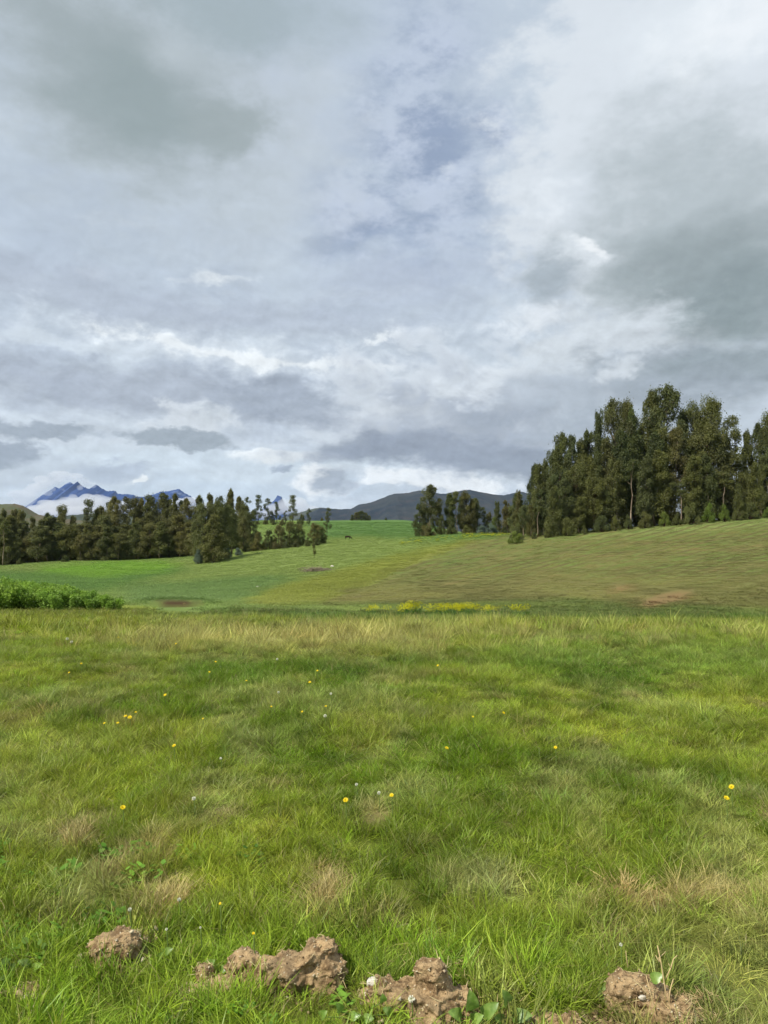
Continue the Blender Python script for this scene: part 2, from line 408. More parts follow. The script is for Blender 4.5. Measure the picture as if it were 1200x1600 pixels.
def scatter(name, P, scale, rot, col, srcs, label, cat, idx=None):
    """one object: tufts instanced on its points by geometry nodes"""
    n = len(P)
    me = bpy.data.meshes.new(name); me.vertices.add(n); me.vertices.foreach_set('co', np.asarray(P, np.float32).ravel())
    def at_(k, ty, d, f='value'):
        a = me.attributes.new(k, ty, 'POINT'); a.data.foreach_set(f, d)
    at_('iscale', 'FLOAT_VECTOR', np.asarray(scale, np.float32).ravel(), 'vector')
    at_('irot', 'FLOAT_VECTOR', np.asarray(rot, np.float32).ravel(), 'vector')
    at_('iidx', 'INT', np.asarray(rng.integers(0, len(srcs), n) if idx is None else idx, np.int32))
    at_('gcol', 'FLOAT_COLOR', np.c_[col, np.ones(n)].astype(np.float32).ravel(), 'color')
    o = link(bpy.data.objects.new(name, me))
    g = bpy.data.node_groups.new(name + '_scatter', 'GeometryNodeTree')
    g.interface.new_socket('Geometry', in_out='INPUT', socket_type='NodeSocketGeometry')
    g.interface.new_socket('Geometry', in_out='OUTPUT', socket_type='NodeSocketGeometry')
    N = g.nodes.new; L = g.links.new
    gi = N('NodeGroupInput'); go = N('NodeGroupOutput'); ip = N('GeometryNodeInstanceOnPoints'); jn = N('GeometryNodeJoinGeometry')
    for s in reversed(srcs):          # join lists its inputs last link first
        oi = N('GeometryNodeObjectInfo'); oi.inputs['Object'].default_value = s; oi.inputs['As Instance'].default_value = True
        L(oi.outputs['Geometry'], jn.inputs[0])
    def na(k, ty):
        a = N('GeometryNodeInputNamedAttribute'); a.data_type = ty; a.inputs['Name'].default_value = k; return a.outputs['Attribute']
    L(gi.outputs[0], ip.inputs['Points']); L(jn.outputs[0], ip.inputs['Instance'])
    ip.inputs['Pick Instance'].default_value = True
    L(na('iidx', 'INT'), ip.inputs['Instance Index'])
    er = N('FunctionNodeEulerToRotation'); L(na('irot', 'FLOAT_VECTOR'), er.inputs[0]); L(er.outputs[0], ip.inputs['Rotation'])
    L(na('iscale', 'FLOAT_VECTOR'), ip.inputs['Scale'])
    L(ip.outputs[0], go.inputs[0])
    md = o.modifiers.new('scatter', 'NODES'); md.node_group = g
    tag(o, label, cat, None, 'stuff')
    return o
def ring(d0, d1, dens, m0=.62, m1=.5):
    """random points of the meadow between two distances, a margin wider than the view"""
    area = .5 * (d1 * d1 - d0 * d0) * 2 * m0 + 2 * m1 * (d1 - d0)
    n = int(area * dens)
    Y = np.sqrt(rng.uniform(d0 * d0, d1 * d1, n)); X = rng.uniform(-1, 1, n) * (m0 * Y + m1)
    return X, Y
def clear(X, Y, k=1.):
    ok = np.ones(X.shape, bool)
    for bx, by, rx, ry in BARE:
        ok &= ((X - bx) / (rx * k)) ** 2 + ((Y - by) / (ry * k)) ** 2 > 1
    return ok
def build_grass():
    gm = inst_leaf_mat('grass_blade', KB, .34, .02)
    short = [tuft_src('fine_tuft', gm, n=105, rad=.09, h0=.03, h1=.08, w=.0029, bend=.8, seed=20 + i) for i in range(5)]
    longs = [tuft_src('long_tuft', gm, n=100, rad=.07, h0=.045, h1=.12, w=.0028, bend=.75, seed=40 + i) for i in range(5)]
    wide = [tuft_src('broad_tuft', gm, n=46, rad=.06, h0=.05, h1=.125, w=.0050, bend=.5, seed=60 + i) for i in range(4)]
    stalk = [tuft_src('stalk_tuft', gm, n=9, rad=.09, h0=.10, h1=.22, w=.0020, bend=.5, seed=80 + i) for i in range(4)]
    coarse = [tuft_src('coarse_tuft', gm, n=95, rad=.16, h0=.05, h1=.14, w=.0075, bend=.65, seed=100 + i) for i in range(4)]
    tall = [tuft_src('tall_tuft', gm, n=60, rad=.16, h0=.14, h1=.36, w=.006, bend=.45, seed=120 + i) for i in range(4)]
    def clover(seed, n=22):
        r = np.random.default_rng(seed); mb = MB()
        for _ in range(n):
            an = r.uniform(0, 6.28); rr = .07 * math.sqrt(r.random()); c = np.array([math.cos(an) * rr, math.sin(an) * rr, r.uniform(.02, .065)])
            a = np.array([math.cos(an + 1), math.sin(an + 1), r.normal(.15, .2)]); b = np.cross([0, .25, 1.], a); b /= np.linalg.norm(b); s = r.uniform(.008, .016)
            if r.random() < .35: a = a * 1.8; b = b * .8
            V = [c - a * s, c - a * s * .4 + b * s * .8, c + a * s * .5 + b * s * .75, c + a * s, c + a * s * .5 - b * s * .75, c - a * s * .4 - b * s * .8]
            mb.add(V, [[0, 1, 2, 3], [0, 3, 4, 5]], None, r.uniform(.3, .85))
        return bpy.data.objects.new('clover_tuft', mb.mesh('clover_tuft', gm))
    clov = [clover(160 + i) for i in range(4)]
    Ps, Ss, Rs, Cs, Is = [], [], [], [], []
    srcs = short + longs + wide + stalk + coarse + tall + clov
    off = np.cumsum([0, len(short), len(longs), len(wide), len(stalk), len(coarse), len(tall), len(clov)])
    def put(X, Y, kind, sc_, cjit=.28, hz=None, colf=None):
        if len(X) == 0: return
        z = ground(X, Y); px, py = project(X, Y, z)
        c = meadow_colour(px, py, X, Y) if colf is None else colf(px, py, X, Y)
        wf = sstep(15, 28, Y + 5 * (fbm(X / 3, Y / 3, 3, 3) - .5))[:, None]
        c = (c * (1 - wf) + field_colour(px, py, X, Y) * .72 * wf) * (1 - .14 * sstep(11, 16, Y))[:, None]
        c = c * (1 + rng.normal(0, cjit, len(X)))[:, None].clip(.5, 1.6) * (1 + rng.normal(0, .05, (len(X), 3)))
        s = np.asarray(sc_) * rng.uniform(.75, 1.3, len(X))
        hzv = rng.uniform(.8, 1.2, len(X)) if hz is None else hz
        Ps.append(np.c_[X, Y, z - .006]); Ss.append(np.c_[s, s, s * hzv])
        # a light wind from the left leans the tufts
        tx = rng.normal(0, .2, len(X)); ty = rng.normal(.12, .2, len(X))
        Rs.append(np.c_[tx, ty, rng.uniform(0, 6.28, len(X)) * (1 if True else 0)])
        Cs.append(np.clip(c, .004, 1)); Is.append(rng.integers(off[kind], off[kind + 1], len(X)))
    def lenf(X, Y): return np.clip((fbm(X / .55, Y / .55, 5, 3) - .5) * 1.7 + .5, .05, 1)
    # nearest strip
    X, Y = ring(1.55, 5.2, 210); ok = clear(X, Y); X, Y = X[ok], Y[ok]
    L_ = lenf(X, Y); k = L_ > .5
    put(X[~k], Y[~k], 0, .95, hz=.5 + .95 * L_[~k]); put(X[k], Y[k], 1, .88, hz=.3 + .8 * L_[k])
    X, Y = ring(1.5, 3.1, 150); ok = clear(X, Y, 1.02); X, Y = X[ok], Y[ok]
    px, _ = project(X, Y, 0 * X)
    ok = rng.random(len(X)) < (.25 + .75 * sstep(.42, .55, fbm(X / .35, Y / .3, 2, 2))) * (1 - .75 * sstep(820, 960, px))
    put(X[ok], Y[ok], 2, 1., hz=rng.uniform(.6, 1.25, ok.sum()))
    X, Y = ring(1.8, 7, 7); ok = clear(X, Y); X, Y = X[ok], Y[ok]
    ok = rng.random(len(X)) < .15 + .85 * sstep(.5, .65, fbm(X / .7, Y / .9, 1, 3))
    put(X[ok], Y[ok], 3, .75, colf=lambda px, py, X, Y: meadow_colour(px, py, X, Y) * .5 + lin((166, 158, 104)) * .5)
    X, Y = ring(1.6, 3.7, 26); ok = clear(X, Y, .9); X, Y = X[ok], Y[ok]
    ok = rng.random(len(X)) < .05 + .6 * sstep(.57, .68, fbm(X / .6, Y / .7, 7, 3))
    put(X[ok], Y[ok], 6, .85, colf=lambda px, py, X, Y: np.zeros((len(X), 3)) + lin((92, 128, 44)) * .8)
    # middle of the meadow
    X, Y = ring(5.2, 12, 135); L_ = lenf(X, Y); k = L_ > .5
    put(X[~k], Y[~k], 0, 1.05, hz=.5 + .9 * L_[~k]); put(X[k], Y[k], 1, 1.0, hz=.3 + .85 * L_[k])
    X, Y = ring(12, 31, 28); px, _ = project(X, Y, 0 * X); ok = rng.random(len(X)) < (1 - .9 * sstep(225, 250, px) * (1 - sstep(310, 330, px)) * sstep(19, 24, Y)) * (1 - sstep(22, 31, Y + 9 * (fbm(X / 3, Y / 3, 2, 3) - .5))); X, Y = X[ok], Y[ok]; put(X, Y, 4, 1.1, hz=(.4 + 1. * lenf(X, Y)) * (1 - .55 * sstep(18, 29, Y)))
    X, Y = ring(25, 52, 5); px, _ = project(X, Y, 0 * X)
    ok = (rng.random(len(X)) < (1 - sstep(30, 50, Y)) * sstep(.3, .6, fbm(X / 4, Y / 4, 2, 3))) & ~((px > 215) & (px < 345))
    put(X[ok], Y[ok], 4, 1.1, hz=.25 + .7 * lenf(X[ok], Y[ok]))
    # the tall pale band where the meadow tips over
    X, Y = ring(9.2, 17, 17); px, py = project(X, Y, ground(X, Y))
    w = np.exp(-((Y - 11.8 - 1.2 * (fbm(X / 3, Y / 3, 4, 2) - .5)) / 2.0) ** 2)
    ok = rng.random(len(X)) < w * (.22 + .78 * sstep(120, 260, px) * (1 - .7 * sstep(600, 900, px)))
    put(X[ok], Y[ok], 5, .85, colf=lambda px, py, X, Y: meadow_colour(px, py, X, Y) * .55 + lin((170, 160, 98)) * .45)
    X, Y = ring(17, 30, 5); px, _ = project(X, Y, 0 * X); ok = (rng.random(len(X)) < sstep(.50, .66, fbm(X / 1.6, Y / 3, 1, 3)) * (1 - .7 * sstep(22, 29, Y))) & (px > 380)
    put(X[ok], Y[ok], 5, .75, hz=rng.uniform(.5, 1.2, ok.sum()) * (1 - .4 * sstep(20, 29, Y[ok])))
    P = np.concatenate(Ps)
    scatter('meadow_grass', P, np.concatenate(Ss), np.concatenate(Rs), np.concatenate(Cs) * KGR, srcs,
            'rough green meadow grass covering the whole near ground', 'grass', np.concatenate(Is))
    # young crop and pasture of the slopes
    fm = inst_leaf_mat('pasture_blade', KB, .3, .03, False)
    low = [tuft_src('pasture_tuft', fm, n=70, rad=.55, h0=.04, h1=.12, w=.016, bend=1.0, seed=140 + i) for i in range(5)]
    n = 120000
    Y = np.exp(rng.uniform(math.log(29), math.log(330), n)); X = rng.uniform(-.62, .66, n) * Y
    z = ground(X, Y); px, py = project(X, Y, z)
    keep = ~((Y > 128) & (px > 830)) & ~((Y > 185) & (px < 360))
    soil = inpoly(px, py, FIELDS[11][0]) | inpoly(px, py, FIELDS[12][0])
    crop = inpoly(px, py, FIELDS[8][0])
    pat = fbm(X / 6, Y / 9, 2, 3)
    keep &= ~soil & (rng.random(n) < np.where(crop, .6 * (1 - .85 * sstep(.0, .7, np.sin(1.02 * row_of(px, py, X, Y)))), .85))
    bank = (Y > 36.5) & (Y < 41.7) & (px > 225) & (px < 330)
    keep &= ~bank & ~((Y < 36.5) & (px > 225) & (px < 330))
    X, Y, z, px, py, crop, pat = (a[keep] for a in (X, Y, z, px, py, crop, pat))
    c = field_colour(px, py, X, Y)
    c[crop] = c[crop] * (.48 + .42 * sstep(.35, .65, pat[crop]))[:, None] + lin((108, 116, 56)) * (.12 + .22 * sstep(.4, .6, fbm(X[crop] / 4, Y[crop] / 7, 6, 3)))[:, None]
    c = c * (1 + rng.normal(0, .07, len(X)))[:, None].clip(.6, 1.5) * (.88 + .24 * fbm(X / 2.5, Y / 5, 3, 3))[:, None]
    s = (.7 + Y / 160.) * rng.uniform(.7, 1.3, len(X)) * np.where(crop, .75, 1.)
    scatter('pasture_grass', np.c_[X, Y, z + .02], np.c_[s, s, s * rng.uniform(.6, 1.2, len(X)) * np.where(crop, .7, .85)],
            np.c_[np.zeros(len(X)), np.zeros(len(X)), rng.uniform(0, 6.28, len(X))], np.clip(c, .004, 1) * KF * 1.22, low,
            'short pasture and young crop growing on the slopes of the valley', 'grass')
def build_mustard():
    m = inst_leaf_mat('mustard_plant', 1., .3, .02, False)
    ym, t = newmat('mustard_petal'); out(t, leafy(t, (.62, .60, .03, 1), .25, .02))
    src = []
    for i in range(4):
        V, Q, A = blades(26, .12, .18, .42, .02, .35, 300 + i)
        me = mesh_np('mustard', V, Q, m, False, {'tint': A}); me.materials.append(ym)
        r = np.random.default_rng(320 + i); k = 26
        c = np.c_[r.normal(0, .11, k), r.normal(0, .11, k), r.uniform(.30, .50, k)]
        mb = MB(); mb.add(V, Q, None, A)
        n0 = len(Q); s = r.uniform(.012, .026, k)
        for a, b in (((1, 0, 0), (0, .5, .8)), ((0, 1, 0), (.7, 0, .7)), ((.7, .7, 0), (0, 0, 1))):
            a = np.array(a) * s[:, None]; b = np.array(b) * s[:, None]
            VV = np.stack([c - a, c - b, c + a, c + b], 1).reshape(-1, 3)
            mb.add(VV, np.arange(len(VV)).reshape(-1, 4))
        me = mb.mesh('mustard', m); me.materials.append(ym)
        mi = np.zeros(len(me.polygons), np.int32); mi[n0:] = 1
        me.polygons.foreach_set('material_index', mi)
        src.append(bpy.data.objects.new('mustard', me))
    def strip(x0, x1, y0, y1, n, fall):
        P = []
        for _ in range(n):
            q = random.random() ** fall
            P.append(hit(x0 + (x1 - x0) * q, random.uniform(y0, y1), 20))
        return P
    P = strip(628, 735, 958, 965, 46, .8) + strip(715, 830, 960, 966, 34, 1.4) + strip(560, 640, 960, 966, 10, 1)
    P = np.array(P); n = len(P); s = rng.uniform(.55, .95, n)
    scatter('mustard_flowers', P, np.c_[s, s, s], np.c_[np.zeros((n, 2)), rng.uniform(0, 6, n)], np.zeros((n, 3)) + lin((74, 112, 40)) * .9, src,
            'strip of yellow mustard flowers along the foot of the ploughed slope', 'flowers')
    P = []
    for _ in range(260):
        px = random.choice([random.uniform(625, 690), random.uniform(690, 795), random.uniform(722, 782)])
        P.append(at(px, random.uniform(140, 158)))
    P = np.array(P); n = len(P); s = rng.uniform(.8, 1.4, n)
    scatter('mustard_flowers', P, np.c_[s, s, s * .6], np.c_[np.zeros((n, 2)), rng.uniform(0, 6, n)], np.zeros((n, 3)) + lin((96, 122, 44)) * .9, src,
            'far yellow flower belt below the small grove in the middle', 'flowers')
# ---------------------------------------------------------------- trees
def leaf_mat(name, cols, trans=.30):
    """foliage: a colour of its own for each tree, varied from spray to spray"""
    m, t = newmat(name)
    r = t.node('ShaderNodeObjectInfo').outputs['Random']
    ramp = t.node('ShaderNodeValToRGB'); t.put(ramp.inputs[0], r)
    e = ramp.color_ramp.elements
    while len(e) < len(cols): e.new(.5)
    for i, c in enumerate(cols):
        e[i].position = i / max(1, len(cols) - 1); e[i].color = tuple(c) + (1,)
    tint = t.attr('tint', fac=True)
    f = t.smooth(tint, 0, 1, .6, 1.4, 'LINEAR')
    c = t.vm('MULTIPLY', ramp.outputs[0], t.comb(f, f, t.smooth(tint, 0, 1, .7, 1.2, 'LINEAR')))
    out(t, leafy(t, c, trans, .02, .6)); return m
def bark_mat(name, c0, c1):
    m, t = newmat(name)
    g = t.node('ShaderNodeTexCoord').outputs['Object']
    g2 = t.vm('MULTIPLY', g, (3., 3., .5))
    c = t.mix(t.smooth(t.noise(g2, 1.5, 4, .65), .38, .62), c0, c1)
    out(t, bsdf(t, c, .9, .1)); return m
def sprays(mb, c, r, n, L, W, rg, droop=.6, shell=.55):
    """leaf sprays filling an ellipsoid clump, hanging a little"""
    u = rg.normal(size=(n, 3)); u /= np.linalg.norm(u, axis=1)[:, None]
    q = rg.random(n) ** (1 / 3.) * (1 - shell) + shell * rg.random(n) ** .35
    p = c + u * q[:, None] * np.asarray(r)
    q = q * (1 + .9 * (rg.random(n) > .72) * rg.random(n) ** 1.5)
    p = c + u * q[:, None] * np.asarray(r)
    d = u * .7 + rg.normal(0, .45, (n, 3)) + np.array([0, 0, -droop]); d /= np.linalg.norm(d, axis=1)[:, None]
    w = np.cross(d, rg.normal(size=(n, 3))); w /= np.linalg.norm(w, axis=1)[:, None]
    l = L * rg.uniform(.6, 1.4, n)[:, None]; w = w * W * rg.uniform(.6, 1.4, n)[:, None] * .5
    V = np.stack([p - d * l * .5, p + w - d * l * .05, p + d * l * .5, p - w - d * l * .05], 1).reshape(-1, 3)
    base = rg.uniform(.25, .75)
    a = np.clip(base + rg.normal(0, .11, n), 0, 1)
    mb.add(V, np.arange(4 * n).reshape(-1, 4), None, np.repeat(a, 4))
def eucalypt(kind, seed):
    """returns (trunk MB, crown MB) for a tree of height 1 x 10 m"""
    rg = np.random.default_rng(seed)
    T, C = MB(), MB(); Hh = 10.
    zz = np.linspace(0, 1, 9)
    sway = np.cumsum(rg.normal(0, .09, (9, 2)), axis=0); sway -= sway[0]
    ax = np.c_[sway, zz * Hh * .95]
    def axis(z): return np.array([np.interp(z, ax[:, 2], ax[:, 0]), np.interp(z, ax[:, 2], ax[:, 1]), z])
    r0 = {'emergent': .15, 'column': .12, 'round': .17, 'pom': .12, 'topknot': .10}.get(kind, .13)
    tube(T, ax, r0 * (1 - .88 * zz ** .8), 7)
    def limb(z0, tip, r):
        a = axis(z0); tip = np.asarray(tip); mid = (a + tip) / 2 + np.array([0, 0, -.12]) + (tip - a) * np.array([.12, .12, 0])
        tube(T, [a, a * .45 + mid * .55 + np.array([0, 0, .02]), mid * .5 + tip * .5, tip], [r, r * .75, r * .5, r * .25], 5)
    if kind == 'column':       # feathered almost to the ground, narrowing to a ragged spire
        base = rg.uniform(.05, .22)
        n = 74
        for i in range(n):
            f = base + (1 - base) * (i + rg.random()) / n
            R_ = (.42 + 2.0 * (1 - f) ** .7 * min(1, (f - base) * 5 + .45)) * rg.uniform(.65, 1.15)
            an = rg.uniform(0, 6.28); rr = R_ * rg.uniform(.15, .75)
            c = axis(min(f, .95) * Hh) + np.array([math.cos(an) * rr, math.sin(an) * rr, (f - min(f, .95)) * Hh + rg.normal(0, .1)])
            k = rg.uniform(.26, .56) * (1.15 - .5 * f)
            limb(max(.2, (f - .07) * Hh) if f < .95 else 8.6, c, .028)
            sprays(C, c, (k, k, k * rg.uniform(1.3, 2.4)), 290, .17, .075, rg, .7)
    elif kind == 'emergent':   # bare pale bole, ragged billowing head with holes
        base = rg.uniform(.34, .5); n = 32
        for i in range(n):
            f = base + (1 - base) * (i + rg.random() * .8) / n
            prof = math.sin(math.pi * min(1, (f - base) / (1 - base) * .86 + .12)) ** .7
            an = rg.uniform(0, 6.28); rr = 1.75 * prof * rg.uniform(.2, 1.)
            c = axis(min(f, .95) * Hh) + np.array([math.cos(an) * rr, math.sin(an) * rr, rg.normal(0, .12)])
            k = rg.uniform(.3, .7)
            limb(max(1, (f - .12) * Hh), c, .05)
            sprays(C, c, (k, k, k * rg.uniform(1.0, 1.6)), 470, .16, .07, rg, .6)
        for i in range(4):
            an = rg.uniform(0, 6.28); z = rg.uniform(.1, base) * Hh
            c = axis(z) + np.array([math.cos(an) * .5, math.sin(an) * .5, 0]); sprays(C, c, (.3, .3, .5), 160, .16, .07, rg)
    elif kind == 'round':      # broad bushy tree leafed from low down
        n = 64
        for i in range(n):
            f = rg.uniform(.06, .97); prof = math.sin(math.pi * (f * .82 + .16)) ** .6
            an = rg.uniform(0, 6.28); rr = 2.0 * prof * rg.uniform(.3, 1.) ** .7
            c = axis(min(f, .93) * Hh) + np.array([math.cos(an) * rr, math.sin(an) * rr, rg.normal(0, .15)])
            k = rg.uniform(.36, .72); limb(max(.4, (f - .12) * Hh), c, .045)
            sprays(C, c, (k, k, k * rg.uniform(1., 1.7)), 380, .17, .08, rg, .5)
    elif kind == 'pom':        # wind-thinned ridge tree: open pompoms along the limbs
        base = rg.uniform(.1, .3); n = 20
        for i in range(n):
            f = base + (1 - base) * (i + rg.random()) / n
            an = rg.uniform(0, 6.28); rr = rg.uniform(.2, 1.35) * (1.15 - .6 * f)
            c = axis(min(f, .95) * Hh) + np.array([math.cos(an) * rr, math.sin(an) * rr, rg.normal(0, .1)])
            k = rg.uniform(.34, .66); limb(max(.5, (f - .1) * Hh), c, .04)
            sprays(C, c, (k, k, k * rg.uniform(.9, 1.3)), 380, .17, .08, rg, .5)
    elif kind == 'topknot':    # long bare pole with one leafy head
        for i in range(9):
            f = rg.uniform(.72, .98); an = rg.uniform(0, 6.28); rr = rg.uniform(.1, .85)
            c = axis(min(f, .95) * Hh) + np.array([math.cos(an) * rr, math.sin(an) * rr, rg.normal(0, .1)])
            k = rg.uniform(.35, .6); limb(max(.5, (f - .1) * Hh), c, .035); sprays(C, c, (k, k, k * .9), 380, .17, .07, rg, .7)
    elif kind == 'bush':       # low shrub, several stems
        for i in range(22):
            an = rg.uniform(0, 6.28); rr = rg.uniform(.4, 5.2); z = 9.2 * (1 - (rr / 6.) ** 2) * rg.uniform(.3, .95)
            c = np.array([math.cos(an) * rr, math.sin(an) * rr, z]); k = rg.uniform(1.3, 2.3)
            tube(T, [[0, 0, 0], c * np.array([.4, .4, .55]), c], [.22, .14, .05], 5)
            sprays(C, c, (k, k, k * .8), 420, .55, .26, rg, .25)
    elif kind == 'sapling':    # leaning thin stem with two separate clumps
        for c, k in (((-.9, 0, 4.3), 1.05), ((-.5, .2, 3.4), .8), ((1.0, .1, 6.8), 1.0), ((1.3, -.1, 8.1), .9), ((.9, 0, 9.2), .6)):
            limb(max(.4, c[2] - 2.2), c, .05); sprays(C, np.array(c), (k, k, k * 1.1), 240, .45, .2, rg, .6)
    return T, C
BANK = {}
WIDE = {'west_column': 2.1, 'west_emergent': 1.75, 'west_round': 1.5, 'column': 1.22, 'emergent': 1.0, 'pom': 1.7, 'topknot': 1.4, 'round': 1.2}
def tree_bank():
    dark = leaf_mat('eucalyptus_leaf', [(.080, .100, .036), (.115, .130, .040), (.140, .148, .042), (.095, .118, .046), (.145, .132, .046), (.105, .135, .040)])
    west = leaf_mat('olive_eucalyptus_leaf', [(.105, .125, .044), (.150, .160, .052), (.175, .165, .056), (.130, .148, .056)])  # lighter olive foliage for the left wood and the ridge
    blue = leaf_mat('blue_gum_leaf', [(.13, .18, .14), (.16, .21, .16)])
    lush = leaf_mat('bright_leaf', [(.13, .19, .034), (.16, .20, .04)])
    bark = bark_mat('pale_bark', lin((172, 156, 134)) * .8, lin((120, 104, 86)) * .7)
    dbark = bark_mat('dark_bark', lin((96, 78, 64)) * .7, lin((66, 54, 46)) * .7)
    for kind, n, fm, bm in (('column', 5, dark, bark), ('emergent', 5, dark, bark), ('round', 3, dark, dbark), ('pom', 4, dark, dbark), ('topknot', 2, dark, bark),
                            ('bush', 3, dark, dbark), ('sapling', 1, dark, dbark)):
        for i in range(n):
            T, C = eucalypt(kind, 500 + 31 * i + 7 * len(kind))
            BANK.setdefault(kind, []).append((T.mesh('trunk', bm), C.mesh('crown', fm)))
    def recolour(kind, fm, new):
        BANK[new] = []
        for tr, cr in BANK[kind]:
            c2 = cr.copy(); c2.materials.clear(); c2.materials.append(fm); BANK[new].append((tr, c2))
    recolour('bush', blue, 'blue_bush'); recolour('bush', lush, 'green_bush'); recolour('column', west, 'west_column')
    recolour('emergent', west, 'west_emergent'); recolour('round', west, 'west_round'); recolour('round', lush, 'green_round'); recolour('bush', west, 'west_bush')
NAMES = {'column': 'eucalyptus_tree', 'emergent': 'eucalyptus_tree', 'round': 'eucalyptus_tree', 'pom': 'eucalyptus_tree', 'topknot': 'eucalyptus_tree', 'bush': 'shrub',
         'blue_bush': 'shrub', 'west_bush': 'shrub', 'green_bush': 'shrub', 'west_column': 'eucalyptus_tree', 'west_emergent': 'eucalyptus_tree', 'west_round': 'eucalyptus_tree', 'green_round': 'leafy_tree', 'sapling': 'sapling'}
def tree(kind, px, d, top, label, group=None, wide=1., var=None, cat=None, sink=.0):
    """a tree standing at bearing px and distance d whose top reaches the picture height `top`"""
    x, y, z = at(px, d)
    h = (HY - top) / F * d + H - z + sink
    tr, cr = random.choice(BANK[kind]) if var is None else BANK[kind][var % len(BANK[kind])]
    o = empty(NAMES[kind], (x, y, z - sink - .05), random.uniform(0, 6.28))
    s = h / 10.; wide *= WIDE.get(kind, 1.); o.scale = (s * wide, s * wide, s)
    shrub = 'bush' in kind
    link(bpy.data.objects.new('stems' if shrub else 'trunk', tr), o); link(bpy.data.objects.new('foliage' if shrub else 'crown', cr), o)
    tag(o, label, cat or ('shrub' if shrub else 'tree'), group)
    return o
ORD = ['first', 'second', 'third', 'fourth', 'fifth', 'sixth', 'seventh', 'eighth', 'ninth', 'tenth', 'eleventh', 'twelfth', 'thirteenth', 'fourteenth', 'fifteenth', 'sixteenth',
       'seventeenth', 'eighteenth', 'nineteenth', 'twentieth', 'twenty-first', 'twenty-second', 'twenty-third', 'twenty-fourth', 'twenty-fifth', 'twenty-sixth', 'twenty-seventh', 'twenty-eighth']
ORD += [['thirtieth', 'fortieth', 'fiftieth'][i // 10 - 3] if i % 10 == 0 else ['thirty', 'forty', 'fifty'][i // 10 - 3] + '-' + ORD[i % 10 - 1] for i in range(30, 60)]
ORD.insert(28, 'twenty-ninth')
def rows(lst, grp, text):
    """lst of (kind, px, d, top, wide); labels count along the row"""
    for i, (kind, px, d, top, wide) in enumerate(sorted(lst, key=lambda q: q[1])):
        tree(kind, px, d, top, text(i, kind), grp, wide)
def wood_right():
    sil = np.array([(780, 800), (805, 775), (818, 760), (832, 730), (850, 712), (875, 682), (893, 690), (908, 678), (920, 668), (934, 648), (950, 650), (966, 622), (985, 630), (1000, 622), (1015, 610), (1040, 604),
                    (1062, 640), (1085, 636), (1105, 628), (1122, 655), (1135, 690), (1152, 652), (1168, 676), (1185, 664), (1200, 652), (1260, 640), (1400, 640)], float)
    S = lambda x: float(np.interp(x, sil[:, 0], sil[:, 1]))
    # tall ones that make the skyline, each placed on its top
    sky = [('column', 842, 129, 728, 1.0), ('emergent', 859, 129, 704, .9), ('column', 869, 128, 700, 1.), ('column', 812, 131, 768, .9), ('column', 833, 131, 727, .8), ('column', 848, 133, 722, .9), ('emergent', 876, 134, 676, .8), ('column', 892, 133, 684, .8), ('column', 906, 134, 690, .9),
           ('column', 932, 134, 648, .62), ('column', 918, 136, 676, .8), ('emergent', 960, 136, 624, .85), ('emergent', 976, 139, 626, .8), ('column', 993, 135, 645, .8), ('emergent', 1010, 137, 612, .7),
           ('emergent', 1040, 135, 602, 1.05), ('pom', 1024, 141, 640, .45), ('emergent', 1066, 138, 640, .8), ('emergent', 1080, 137, 634, .9), ('emergent', 1104, 135, 626, .95), ('column', 1098, 141, 655, .8),
           ('column', 1130, 137, 682, .85), ('pom', 1151, 135, 648, .62), ('column', 1166, 136, 676, .8), ('emergent', 1188, 137, 662, .9), ('emergent', 1206, 136, 648, .95), ('column', 1228, 138, 650, .9),
           ('emergent', 1254, 137, 634, .9), ('column', 1285, 138, 640, .9), ('emergent', 1320, 138, 640, 1.)]
    grp = 'trees of the right wood on the right'
    sky.sort(key=lambda q: q[1])
    for i, (k, px, d, top, w) in enumerate(sky):
        form = {'column': 'slender leafy eucalyptus', 'emergent': 'tall bare-stemmed ragged eucalyptus', 'pom': 'thin open clumpy eucalyptus'}[k]
        lab = f'{form}, {ORD[i]} skyline tree from left in the right wood'
        if px == 1040: lab = 'tallest eucalyptus of the wood, broad ragged head highest against the clouds'
        if px == 1104: lab = 'tall eucalyptus with a side bough of leaves, just right of the tallest crown'
        if px == 932: lab = 'narrow pointed eucalyptus spire left of the tallest crowns'
        if px == 876: lab = 'ragged two-tipped eucalyptus rising from the left shoulder of the right wood'
        tree(k, px, d, top, lab, grp, w * .84, i)
    mid, front, low = [], [], []
    x = 806.
    i = 0
    while x < 1330:
        t = S(x) + random.uniform(34, 76)
        mid.append((random.choice(['column', 'column', 'round', 'emergent']), x, random.uniform(124, 129), min(t, 800), random.uniform(.85, 1.1))); x += random.uniform(17, 25)
    x = 800.
    while x < 1330:
        yb = HY - F * (at(x, 119)[2] - H) / 119
        t = yb - (yb - S(x)) * random.uniform(.34, .66)
        front.append((random.choice(['column', 'column', 'round', 'topknot', 'emergent']), x, random.uniform(118.5, 122.5), t, random.uniform(.95, 1.25))); x += random.uniform(17, 26)
    x = 806.
    while x < 1320:
        yb = HY - F * (at(x, 116)[2] - H) / 116
        low.append((random.choice(['bush', 'bush', 'green_bush', 'bush']), x, random.uniform(116.5, 118.5), yb - random.uniform(14, 40), random.uniform(.45, .7))); x += random.uniform(17, 30)
    back = []
    x = 1000.
    while x < 1330:
        back.append(('bush', x, random.uniform(139, 144), HY - F * (at(x, 124)[2] + 2.2 + random.uniform(0, 2.2) - H) / 141, random.uniform(.8, 1.1))); x += random.uniform(14, 20)
    rows(back, 'undergrowth of the right wood', lambda i, k: f'dark shrub deep between the trunks of the right wood, {ORD[i]} from the left')
